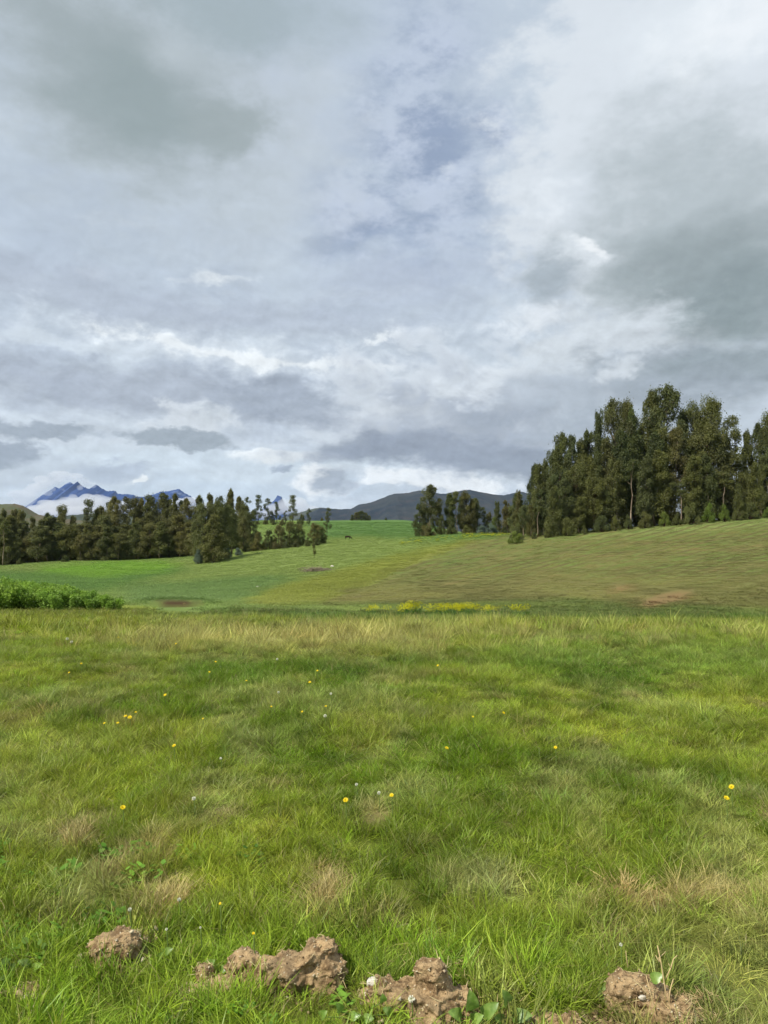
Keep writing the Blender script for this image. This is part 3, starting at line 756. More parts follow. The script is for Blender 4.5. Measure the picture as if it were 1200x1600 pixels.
    rows(mid, grp, lambda i, k: f'dark eucalyptus in the middle rank of the right wood, {ORD[i]} from the left')
    rows(front, grp, lambda i, k: f'eucalyptus on the field edge of the right wood, {ORD[i]} from the left')
    rows(low, 'undergrowth of the right wood', lambda i, k: f'low shrub at the foot of the right wood, {ORD[i]} from the left')
    tree('green_bush', 806, 112, 828, 'low bright bush spilling out of the wood at the corner of the ploughed field', None, .9)
def grove_middle():
    g = 'trees of the small grove in the middle'
    for k, px, d, top, w, lab in [
        ('emergent', 673, 164, 757, .8, 'tallest tree of the middle grove, open clumpy crown at its left end'),
        ('round', 655, 166, 786, .55, 'low leaning tree on the outermost left of the middle grove'),
        ('column', 700, 165, 772, .75, 'dense narrow tree just right of the tallest one in the middle grove'),
        ('round', 690, 163, 806, .6, 'low dark bushy tree between the tallest and the narrow one in the middle grove'),
        ('topknot', 714, 164, 767, .95, 'tree with a bare pole and a tuft of leaves on top in the middle grove'),
        ('round', 730, 166, 768, .62, 'bushy tree with pale stems right of the bare-poled tree in the middle grove'),
        ('emergent', 744, 167, 778, .75, 'dark lopsided tree on the right shoulder of the middle grove'),
        ('pom', 757, 168, 792, .7, 'small thin tree in the gap of the middle grove'),
        ('column', 778, 167, 785, .62, 'small pointed tree in the gap right of the middle grove'),
        ('column', 790, 164, 783, .8, 'dark conical tree at the right end of the middle grove'),
        ('column', 806, 160, 772, .9, 'leafy tree closing the gap between the middle grove and the right wood'),
        ('round', 820, 152, 790, .7, 'bushy tree under the low end of the right wood beside the middle grove'),
        ('round', 664, 168, 793, .5, 'dense tree behind the lower left side of the tallest grove tree'),
        ('round', 684, 169, 786, .5, 'dense tree behind the right side of the tallest grove tree'),
        ('column', 722, 170, 776, .5, 'narrow tree behind the bare-poled tree of the middle grove'),
        ('round', 741, 170, 783, .55, 'dense tree behind the lopsided right shoulder of the middle grove'),
        ('round', 764, 170, 800, .5, 'low dense tree filling the gap of the middle grove'),
        ('round', 798, 168, 790, .5, 'dense tree behind the dark conical tree of the middle grove'),
        ('green_round', 772, 163, 808, .6, 'bright green low tree between the two conical trees in the gap')]:
        tree(k, px, d, top, lab, g, w * (1. if k in ('pom', 'topknot') else 1.5))
    for k, px, top, w, lab in [('blue_bush', 752, 818, .7, 'pale bluish shrub at the left of the pair below the gap'), ('blue_bush', 768, 816, .7, 'pale bluish shrub at the right of the pair below the gap'),
                               ('bush', 706, 815, .6, 'brownish shrub between the trunks of the middle grove'), ('bush', 728, 820, .6, 'grey shrub before the stems at the centre of the middle grove'),
                               ('bush', 668, 815, .6, 'dark shrub at the foot of the tallest grove tree'), ('bush', 788, 822, .6, 'dark shrub at the foot of the right conical tree')]:
        tree(k, px, 161, top, lab, 'shrubs at the foot of the middle grove', w * 1.35)
def wood_left():
    grp = 'trees of the left wood on the left'
    sky = [(3, 803, 'west_column'), (22, 802, 'west_column'), (34, 805, 'west_column'), (52, 814, 'west_column'), (74, 808, 'west_column'), (98, 796, 'west_emergent'), (112, 812, 'west_column'), (136, 785, 'pom'), (150, 800, 'west_column'),
           (158, 798, 'west_column'), (172, 790, 'pom'), (181, 781, 'west_emergent'), (196, 780, 'pom'), (212, 784, 'west_column'), (220, 786, 'west_column'), (229, 778, 'pom'), (242, 785, 'west_emergent'), (262, 775, 'pom'), (253, 784, 'west_emergent'), (273, 779, 'west_column'),
           (284, 786, 'pom'), (296, 784, 'west_emergent'), (312, 782, 'west_column'), (330, 778, 'west_column'), (345, 779, 'pom'), (357, 772, 'west_column'), (371, 782, 'west_column'), (-22, 800, 'west_column'), (-48, 802, 'west_emergent'), (-75, 800, 'west_column')]
    for i, (px, top, k) in enumerate(sorted(sky)):
        lab = f'dark eucalyptus topping the skyline of the left wood, {ORD[i]} from the left'
        if px == 136: lab = 'open clumpy eucalyptus standing clear above the left wood before the clouded peaks'
        if px == 98: lab = 'rounded eucalyptus head standing above the left wood left of the open clumpy one'
        if px == 357: lab = 'narrow spire highest at the right end of the left wood'
        tree(k, px, random.uniform(199, 206), top - 5, lab, grp, .5 if k == 'west_column' else .62, i)
    mid, front = [], []
    x = -90.
    while x < 385:
        mid.append((random.choice(['west_column', 'west_round', 'west_column']), x, random.uniform(189, 194), random.uniform(806, 826) - 8 * sstep(180, 300, x), random.uniform(.95, 1.2))); x += random.uniform(12.5, 17)
    x = -90.
    while x < 330:
        front.append((random.choice(['west_column', 'west_column', 'west_round', 'west_emergent']), x, random.uniform(181, 185), random.uniform(818, 846) - 6 * sstep(180, 300, x), random.uniform(.95, 1.25))); x += random.uniform(13, 19)
    rows(mid, grp, lambda i, k: f'dark eucalyptus in the middle rank of the left wood, {ORD[i]} from the left')
    rows(front, grp, lambda i, k: f'dark eucalyptus on the meadow edge of the left wood, {ORD[i]} from the left')
    low = []
    x = -90.
    while x < 372:
        low.append(('west_bush', x, random.uniform(186, 190), random.uniform(846, 858), random.uniform(.9, 1.3))); x += random.uniform(13, 20)
    rows(low, 'undergrowth of the left wood', lambda i, k: f'dark shrub inside the left wood among its trunks, {ORD[i]} from the left')
    tree('topknot', 4, 178, 812, 'slender tree with a long pale bare stem at the left end of the left wood', grp, .8)
    tree('bush', 102, 176, 866, 'grey rounded shrub at the foot of the left wood beside the bright meadow', None, .8)
    tree('bush', 30, 178, 872, 'dark low shrub at the foot of the left wood near its left end', None, .8)
def ridge_centre():
    g = 'dark trees standing before the right end of the left wood'
    for k, px, d, top, w, lab in [('west_round', 322, 150, 786, .72, 'big dark tree reaching down into the meadow, left one of the close pair'), ('west_round', 345, 152, 782, .72, 'big dark tree reaching down into the meadow, right one of the close pair'),
                                  ('west_column', 334, 147, 806, 1.0, 'dark tree in front of the close pair at the meadow'), ('west_column', 362, 165, 792, .9, 'dark tree just right of the close pair'), ('west_round', 380, 172, 808, .6, 'brownish tree at the end of the wood beside the grassy gap'),
                                  ('west_round', 392, 186, 800, .8, 'dark tree closing the right end of the left wood at the gap'), ('west_column', 382, 188, 790, .7, 'pointed dark tree near the right end of the left wood'),
                                  ('west_column', 311, 156, 812, .9, 'dark tree just left of the close pair')]:
        tree(k, px, d, top, lab, g, w)
    for px, d, top, w, lab in [(372, 158, 853, .7, 'low bluish shrub right below the close dark pair'), (356, 154, 855, .7, 'low bluish shrub nearest the close dark pair'), (310, 148, 856, .5, 'bluish shrub at the left foot of the close dark pair')]:
        tree('blue_bush', px, d, top, lab, 'bluish shrubs along the slope', w)
    for px, d, top, w, k, lab in [(396, 166, 844, .7, 'bush', 'dark round shrub on the slope in the grassy gap'), (404, 165, 832, .8, 'west_column', 'small dark pointed tree in the grassy gap'), (421, 168, 828, .6, 'west_round', 'small tree at the left end of the slope row'),
                                  (436, 168, 820, .68, 'west_round', 'brownish bushy tree second in the slope row'), (453, 169, 815, .7, 'west_round', 'broad bushy tree in the middle of the slope row'), (467, 171, 818, .6, 'west_round', 'bushy tree fourth in the slope row'),
                                  (492, 172, 817, .72, 'west_round', 'round bushy tree at the right end of the slope row'), (503, 174, 822, .62, 'west_round', 'smaller round tree touching the right end of the slope row')]:
        tree(k, px, d, top, lab, 'trees of the row along the slope', w * 1.5)
    for i, px in enumerate((384, 412, 430, 446, 462, 480, 496)):
        tree('bush', px, 166, 848 - i * 1.5, f'low hedge shrub under the slope row, {ORD[i]} from the left', 'hedge shrubs under the slope row', .7)
    for px, top, w, k, lab in [(387, 776, .75, 'pom', 'ridge tree with a reddish open crown, leftmost before the sky'), (403, 773, .8, 'pom', 'pointed ridge tree with a double crown, second along the ridge'), (418, 778, .85, 'pom', 'open ridge tree left of the tiny blue peak'),
                               (433, 784, .8, 'pom', 'clumpy ridge tree just under the tiny blue peak'), (458, 773, .8, 'pom', 'tallest ridge tree right of the tiny blue peak, head bent to one side'), (446, 798, .9, 'pom', 'low ridge tree between the two tall ones'),
                               (483, 794, .7, 'pom', 'small dark ridge tree at the right end of the ridge line'), (472, 803, .9, 'west_round', 'low bush-like tree on the ridge beside the last dark one'), (396, 796, .8, 'west_round', 'low dense tree filling the ridge line on the left'), (425, 800, .8, 'west_round', 'low dense tree filling the ridge line in the middle')]:
        tree(k, px, 292, top, lab, 'trees along the ridge line', w * .95)
    for i, px in enumerate(range(376, 480, 13)):
        tree('bush', px, 280, 812 - (i % 2) * 2, f'dark low shrub of the ridge hedge, {ORD[i]} from the left', 'ridge hedge', .8)
    tree('pom', 511, 240, 793, 'thin see-through tree alone right of the ridge trees', None, .6, 2)
    tree('sapling', 491, 128, 846, 'thin sapling with two separate leaf clumps alone on the open slope', None, 1.)
    # far clump on the skyline
    for i, (px, top, w) in enumerate([(550, 804, .8), (557, 800, .8), (564, 798, .9), (571, 801, .8), (577, 805, .7)]):
        tree('west_round', px, 352, top, f'far dark tree of the skyline clump on the far green field, {ORD[i]} from the left', 'far skyline clump', w * 1.6)
    tree('bush', 503, 352, 808, 'far dark dot of a bush on the skyline left of the skyline clump', None, .7)
    tree('bush', 603, 352, 808, 'far dark dot of a bush on the skyline right of the skyline clump', None, .7)
def bean_patch():
    fm = leaf_mat('bean_leaf', [(.20, .33, .046), (.25, .38, .055), (.18, .31, .05)], .38)
    st, t = newmat('bean_stem'); out(t, bsdf(t, lin((120, 140, 70)) * .6, .8))
    bank = []
    for i in range(4):
        rg = np.random.default_rng(900 + i); T, C = MB(), MB()
        for k in range(30):
            an = rg.uniform(0, 6.28); rr = rg.uniform(0, .95); hh = rg.uniform(.6, 1.0) * (1 - .25 * rr)
            tip = np.array([math.cos(an) * rr * 1.1, math.sin(an) * rr * 1.1, hh])
            tube(T, [[tip[0] * .75, tip[1] * .75, 0], tip * np.array([.9, .9, .5]), tip], [.012, .010, .006], 4)
            for q in range(5):
                c = tip * np.array([.75 + .25 * q / 4] * 2 + [.15 + .85 * q / 4]); sprays(C, c, (.16, .16, .13), 60, .08, .05, rg, -.1, .3)
        bank.append((T.mesh('stems', st), C.mesh('foliage', fm)))
    spots = [(-38, 25.5, 900, 1.25), (-6, 26.5, 898, 1.2), (26, 28, 900, 1.2), (52, 27.5, 905, 1.1), (78, 27, 908, 1.1), (104, 26.6, 911, 1.05), (122, 28.5, 913, 1.), (146, 27.5, 918, .85), (164, 27, 922, .72),
             (10, 32, 893, 1.4), (40, 33, 897, 1.3), (-25, 32, 893, 1.4), (70, 33, 903, 1.2), (96, 32, 908, 1.1)]
    for i, (px, d, top, w) in enumerate(spots):
        x, y, z = at(px, d); h = (HY - top - 7) / F * d + H - z
        o = empty('bean_plant_clump', (x, y, z - .02), random.uniform(0, 6.28)); o.scale = (w, w * .9, max(.4, h / .95 * random.uniform(.86, 1.06)))
        tr, cr = bank[i % 4]
        link(bpy.data.objects.new('stems', tr), o); link(bpy.data.objects.new('foliage', cr), o)
        where = 'front' if i < 9 else 'back'
        n = [(-38, 0), (-6, 1), (26, 2), (52, 3), (78, 4), (104, 5), (122, 6), (146, 7), (164, 8)] if i < 9 else sorted([(q[0], 0) for q in spots[9:]])
        k = [q[0] for q in n].index(px)
        lab = f'lush green leafy clump in the {where} of the bright crop patch, {ORD[k]} from the left'
        if px == 164: lab = 'smallest lush clump, last one at the right end of the bright crop patch'
        tag(o, lab, 'plant', 'lush crop clumps at the left edge')
# ---------------------------------------------------------------- hills, peaks and the clouds on them
def ridge_mesh(name, pts, D, depth, mat, base=-60, rough=.12, seed=1, cell=6., kind='structure', gully=1., crest=2.):
    """mountain whose crest runs through the given skyline at distance D, with flanks before and behind"""
    pts = np.asarray(pts, float)
    xs = np.arange(pts[0, 0], pts[-1, 0] + .1, cell * .25)
    top = np.interp(xs, pts[:, 0], pts[:, 1])
    top = top - (fbm(xs / 7., xs * 0 + seed, seed, 4, .65) - .5) * crest * sstep(0, 12, 836 - top)
    X0 = (xs - CX) / F * D; Zc = (HY - top) / F * D + H
    sc_ = D / 3500.
    v = np.r_[np.linspace(-1, 0, 46), np.linspace(0, 1, 20)[1:]]
    XX, VV = np.meshgrid(X0, v, indexing='ij')
    zc = np.repeat(Zc[:, None], len(v), 1)
    prof = 1 - np.abs(VV) ** .85
    n = fbm(XX / (150 * sc_), VV * depth / (260 * sc_), seed, 5, .55) - .5
    ridges = (1 - np.abs(2 * fbm(XX / (210 * sc_) + .4 * n, VV * depth / (900 * sc_), seed + 2, 4) - 1)) - .6
    Z = base + (zc - base) * prof + (zc - base) * (n * rough + ridges * .34 * gully) * np.sin(np.pi * np.clip(np.abs(VV), 0, 1)) ** .8
    Y = D + VV * depth
    m, nn = XX.shape
    i = np.arange(m - 1)[:, None] * nn + np.arange(nn - 1)[None]
    Q = np.stack([i, i + nn, i + nn + 1, i + 1], -1).reshape(-1, 4)
    o = mobj(name, np.stack([XX * (Y / D) ** .0, Y, Z], -1).reshape(-1, 3), Q, mat, None, True)
    return tag(o, kind=kind)
def build_hills():
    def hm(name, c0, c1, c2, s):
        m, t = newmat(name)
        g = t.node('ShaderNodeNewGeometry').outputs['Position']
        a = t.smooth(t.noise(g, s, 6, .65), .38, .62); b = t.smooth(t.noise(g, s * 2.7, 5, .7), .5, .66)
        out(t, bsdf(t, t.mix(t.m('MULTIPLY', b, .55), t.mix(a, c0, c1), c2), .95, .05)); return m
    dark = hm('dark_hill', (.016, .024, .036), (.032, .038, .044), (.056, .044, .044), .005)  # brown-green hill, blue of the haze mixed into its colours
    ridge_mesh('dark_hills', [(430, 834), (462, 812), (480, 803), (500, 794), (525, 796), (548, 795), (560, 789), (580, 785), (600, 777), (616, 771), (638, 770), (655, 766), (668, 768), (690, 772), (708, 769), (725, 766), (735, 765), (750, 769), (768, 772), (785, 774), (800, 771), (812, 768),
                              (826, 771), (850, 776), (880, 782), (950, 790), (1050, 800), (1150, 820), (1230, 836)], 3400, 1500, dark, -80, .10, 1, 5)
    far = hm('low_hill', (.045, .055, .05), (.05, .06, .045), (.07, .06, .05), .003)
    ridge_mesh('far_blue_hill', [(395, 836), (430, 812), (462, 803), (480, 797), (500, 793), (520, 795), (545, 796), (575, 800), (620, 820), (660, 836)], 4600, 900, far, -80, .06, 3, 5)
    left = hm('bare_hill', lin((128, 122, 98)) * .45, lin((112, 120, 84)) * .45, lin((142, 116, 96)) * .45, .012)
    ridge_mesh('bare_hill', [(-260, 836), (-160, 800), (-80, 790), (-30, 787), (0, 788), (22, 787), (36, 790), (48, 797), (60, 804), (80, 808), (110, 812), (160, 815), (220, 822), (300, 836)], 1500, 620, left, -60, .06, 5, 4, gully=.5)
    lowg = hm('low_green_hill', (.04, .05, .035), (.05, .06, .04), (.055, .055, .04), .006)
    ridge_mesh('low_green_hill', [(-60, 836), (20, 818), (70, 811), (110, 805), (140, 803), (170, 800), (200, 803), (240, 808), (300, 818), (360, 836)], 2600, 700, lowg, -60, .06, 6, 5)
    m, t = newmat('haze_tinted_rock_and_snow')
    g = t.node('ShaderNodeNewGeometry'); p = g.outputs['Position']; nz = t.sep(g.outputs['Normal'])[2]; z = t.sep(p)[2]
    c = t.mix(t.smooth(t.noise(p, .0016, 6, .7), .4, .62), (.010, .036, .15), (.030, .064, .20))  # grey rock with the blue of distant haze painted into its colour
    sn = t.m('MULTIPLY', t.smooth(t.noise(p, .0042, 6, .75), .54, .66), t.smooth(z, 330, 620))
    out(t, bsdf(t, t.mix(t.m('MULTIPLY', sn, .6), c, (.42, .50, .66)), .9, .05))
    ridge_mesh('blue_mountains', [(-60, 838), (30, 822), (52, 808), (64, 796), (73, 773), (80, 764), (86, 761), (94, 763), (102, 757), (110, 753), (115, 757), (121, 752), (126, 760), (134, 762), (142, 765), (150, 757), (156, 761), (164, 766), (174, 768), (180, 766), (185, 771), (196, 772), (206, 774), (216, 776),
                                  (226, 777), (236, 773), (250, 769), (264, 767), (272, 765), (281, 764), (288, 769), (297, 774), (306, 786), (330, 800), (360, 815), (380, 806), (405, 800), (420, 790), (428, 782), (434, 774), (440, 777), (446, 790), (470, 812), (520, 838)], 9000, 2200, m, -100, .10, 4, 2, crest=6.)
    # white cloud lying on the flanks: closed bodies of mist
    vm_, t = newmat('cloud_mist')
    v = t.node('ShaderNodeVolumePrincipled'); v.inputs['Color'].default_value = (.97, .98, 1, 1); v.inputs['Density'].default_value = .0085; v.inputs['Anisotropy'].default_value = .2
    out(t, None, v.outputs[0])
    thin, t = newmat('thin_cloud_mist')
    v = t.node('ShaderNodeVolumePrincipled'); v.inputs['Color'].default_value = (.95, .97, 1, 1); v.inputs['Density'].default_value = .0065; v.inputs['Anisotropy'].default_value = .2
    out(t, None, v.outputs[0])
    def cloud(name, puffs, D, label, seed, vm_=vm_):
        rg = np.random.default_rng(seed); mb = MB()
        import bmesh
        for (px, py, rx, ry) in puffs:
            bm = bmesh.new(); bmesh.ops.create_icosphere(bm, subdivisions=3, radius=1)
            V = np.array([q.co for q in bm.verts]); T = np.array([[q.index for q in f.verts] for f in bm.faces]); bm.free()
            s = D / F
            V = V * (1 + 1.0 * (fbm3(V * 2.3 + rg.uniform(0, 50, 3), 2, 4) - .5))[:, None]
            mb.add(V * np.array([rx * s, (rx + ry) * .5 * s, ry * s]) + np.array([(px - CX) / F * D, D + rg.uniform(-60, 60), (HY - py) / F * D + H]), None, T)
        o = mb.obj(name, vm_)
        md = o.modifiers.new('union', 'REMESH'); md.mode = 'VOXEL'; md.voxel_size = 14
        tag(o, label, 'cloud'); return o
    cloud('low_cloud', [(62, 796, 26, 9), (88, 794, 30, 12), (112, 790, 26, 13), (140, 787, 26, 14), (166, 792, 22, 15), (190, 797, 22, 14), (160, 781, 9, 8), (212, 792, 12, 10), (225, 800, 22, 11), (130, 800, 60, 10), (236, 786, 8, 6), (150, 777, 6, 6), (112, 776, 7, 5), (200, 784, 8, 6), (40, 806, 40, 10), (70, 785, 14, 5)], 7400,
          'white cloud bank lying across the foot of the blue mountains', 1)
    cloud('low_cloud', [(60, 762, 15, 8), (74, 757, 12, 7), (50, 772, 16, 9), (86, 752, 11, 6), (97, 749, 9, 5), (108, 746, 9, 5), (131, 753, 8, 7), (142, 758, 6, 5), (120, 744, 12, 5), (38, 784, 18, 9), (66, 748, 14, 6), (28, 772, 14, 7), (92, 740, 16, 5), (70, 770, 9, 5), (84, 765, 6, 4), (128, 762, 5, 5)], 7600,
          'grey cloud wrapped over the left summit of the blue mountains', 2, thin)
    cloud('low_cloud', [(280, 788, 22, 10), (300, 784, 16, 8), (320, 794, 22, 9), (262, 792, 14, 7)], 7500, 'white cloud below the right summit of the blue mountains', 3)
    cloud('low_cloud', [(430, 796, 18, 10), (448, 792, 16, 12), (466, 790, 18, 14), (484, 800, 20, 10), (410, 804, 16, 8)], 7500, 'white cloud below the tiny lone blue peak', 4)
def build_haze():
    m, t = newmat('valley_air')
    v = t.node('ShaderNodeVolumePrincipled'); v.inputs['Color'].default_value = (.60, .76, 1., 1); v.inputs['Density'].default_value = 2.6e-5
    out(t, None, v.outputs[0])
    x0, x1, y0, y1, z0, z1 = -5200, 5200, -70, 6600, -120, 320
    V = [(x, y, z) for x in (x0, x1) for y in (y0, y1) for z in (z0, z1)]
    Q = [(0, 1, 3, 2), (4, 6, 7, 5), (0, 4, 5, 1), (2, 3, 7, 6), (0, 2, 6, 4), (1, 5, 7, 3)]
    o = mobj('haze', V, Q, m); tag(o, 'thin blue air between the meadow and the mountains', 'haze', None, 'stuff')
# ---------------------------------------------------------------- clods of earth, leaves, stalks and flowers near the camera
def clod_mesh(name, blobs, mat, seed, grit_mat, loc, ngrit=240, rough=.5):
    """one lumpy body of dug-up earth from overlapping lumps, with grit and straw sticking in it"""
    import bmesh
    rg = np.random.default_rng(seed); VV, TT = [], []; n = 0; pts = []
    for (cx, cy, cz, rx, ry, rz, *tl) in blobs:
        bm = bmesh.new(); bmesh.ops.create_icosphere(bm, subdivisions=5, radius=1)
        V = np.array([q.co for q in bm.verts]); T = np.array([[q.index for q in f.verts] for f in bm.faces]); bm.free()
        U = V.copy()
        V = np.sign(V) * np.abs(V) ** .62                       # blocky rather than round
        ta = R(tl[0]) if tl else rg.uniform(-.4, .4); tb = rg.uniform(-.5, .5); ct, st_ = math.cos(ta), math.sin(ta); cb, sb_ = math.cos(tb), math.sin(tb)
        RM = np.array([[ct, 0, -st_], [0, 1, 0], [st_, 0, ct]]) @ np.array([[cb, -sb_, 0], [sb_, cb, 0], [0, 0, 1]])
        P = (V * np.array([rx, ry, rz])) @ RM.T + np.array([cx, cy, cz]); U = U @ RM.T
        n1 = fbm3(P * 14 + 40, seed, 4, .6) - .5; n2 = fbm3(P * 60 + 90, seed + 1, 3, .6) - .5; n3 = np.abs(fbm3(P * 30 + 70, seed + 3, 3) - .5)
        P = P + U * (n1 * .075 * rough * 2 + n2 * .052 - n3 * .060)[:, None] * min(1., rx / .09)
        VV.append(P); TT.append(T + n); n += len(P)
        k = rg.integers(0, len(P), ngrit * 2 // len(blobs)); pts.append(np.c_[P[k], U[k]])
    V = np.concatenate(VV)
    o = mobj(name, V, np.concatenate(TT), mat, None, True); o.location = (loc[0], loc[1], loc[2] - .012); o.scale = (1.14, 1.1, .92)
    md = o.modifiers.new('union', 'REMESH'); md.mode = 'VOXEL'; md.voxel_size = .0040; md.use_smooth_shade = True
    pts = np.concatenate(pts); pts = pts[(pts[:, 5] > -.35)]
    mb = MB()
    for p in pts:
        s = rg.uniform(.0014, .0042) * (1.7 if rg.random() < .06 else 1); c = p[:3] + p[3:] * s * .25
        q = rg.normal(size=(6, 3)) * .3 + np.array([[1, 0, 0], [-1, 0, 0], [0, 1, 0], [0, -1, 0], [0, 0, 1], [0, 0, -1]])
        mb.add(c + q * s, None, [[0, 2, 4], [2, 1, 4], [1, 3, 4], [3, 0, 4], [2, 0, 5], [1, 2, 5], [3, 1, 5], [0, 3, 5]], rg.random())
    for p in pts[:: max(1, len(pts) // 40)]:
        d = rg.normal(size=3); d[2] = abs(d[2]) * .4; d /= np.linalg.norm(d); L = rg.uniform(.02, .07)
        a = p[:3] + p[3:] * .004
        tube(mb, [a - d * L * .5, a + rg.normal(0, .004, 3), a + d * L * .5], [.0009, .001, .0006], 4, .97)
    g = mb.obj('grit', grit_mat, o); tag(g, kind='stuff')
    return o
def soil_mats():
    m, t = newmat('dry_earth')
    g = t.node('ShaderNodeNewGeometry').outputs['Position']
    a = t.noise(g, 22, 6, .7); b = t.noise(g, 90, 5, .75); c = t.noise(g, 7, 3, .5)
    col = t.mix(t.smooth(a, .36, .58), lin((124, 100, 72)) * .92, lin((190, 162, 122)) * .98)
    col = t.mix(t.smooth(b, .52, .70, 0, .7), col, lin((86, 68, 48)) * .8)
    col = t.mix(t.smooth(c, .5, .65, 0, .5), col, lin((154, 134, 104)) * .85)
    h = t.m('ADD', a, t.m('MULTIPLY', b, .6))
    out(t, bsdf(t, col, .95, .1, bump(t, h, 1., .018)))
    m2, t = newmat('grit')
    tint = t.attr('tint', fac=True)
    rp = t.node('ShaderNodeValToRGB'); t.put(rp.inputs[0], tint); e = rp.color_ramp.elements
    cs = [(96, 76, 54), (136, 114, 82), (168, 148, 116), (200, 188, 164), (206, 188, 136)]
    while len(e) < 5: e.new(.5)
    for i, cc in enumerate(cs): e[i].position = i / 4; e[i].color = tuple(lin(cc) * .9) + (1,)
    out(t, bsdf(t, rp.outputs[0], .85, .2))
    m3, t = newmat('pale_stone')
    g = t.node('ShaderNodeTexCoord').outputs['Object']
    out(t, bsdf(t, t.mix(t.smooth(t.noise(g, 40, 5, .7), .4, .65), lin((208, 204, 192)) * .9, lin((160, 146, 124)) * .9), .9, .15, bump(t, t.noise(g, 80, 4, .7), .6, .004)))
    return m, m2, m3
def broad_leaf(mb, base, tip, width, up, curl=.25, n=7, a=.5, wav=.0):
    base = np.asarray(base, float); tip = np.asarray(tip, float); ax = tip - base; L = np.linalg.norm(ax); up = np.asarray(up, float)
    sd = np.cross(ax / L, up); sd /= np.linalg.norm(sd); nn = np.cross(sd, ax / L)
    V = []
    for i in range(n + 1):
        s = i / n; w = width * .5 * math.sin(math.pi * min(1, .06 + s * .94)) ** .5 * (1.1 - .3 * s)
        c = base + ax * s + nn * (L * curl * math.sin(math.pi * s) * .5) - nn * L * curl * .5 * s * s
        for q in (-1, -.5, 0, .5, 1):
            V.append(c + sd * w * q + nn * (abs(q) ** 2 * w * .22 + wav * w * math.sin(s * 14 + q * 3)))
    Q = [[i * 5 + j, i * 5 + j + 1, i * 5 + j + 6, i * 5 + j + 5] for i in range(n) for j in range(4)]
    mb.add(V, Q, None, a)
CLODS = []
def plan_clods():
    """positions of the clods first, so that no grass grows through them"""
    for px, py, rx, ry in [(170, 1512, .10, .085), (445, 1552, .20, .11), (320, 1562, .085, .06), (660, 1592, .17, .10), (1015, 1592, .13, .09), (905, 1606, .15, .04), (45, 1556, .05, .04), (1085, 1602, .06, .04), (232, 1468, .05, .025), (770, 1600, .085, .05), (950, 1560, .03, .03), (50, 1530, .03, .03), (335, 1530, .03, .03), (550, 1604, .05, .03)]:
        x, y, z = hit(px, py); CLODS.append((x, y, z)); BARE.append((x, y + ry * .5, rx * 1.02, ry * 1.0))
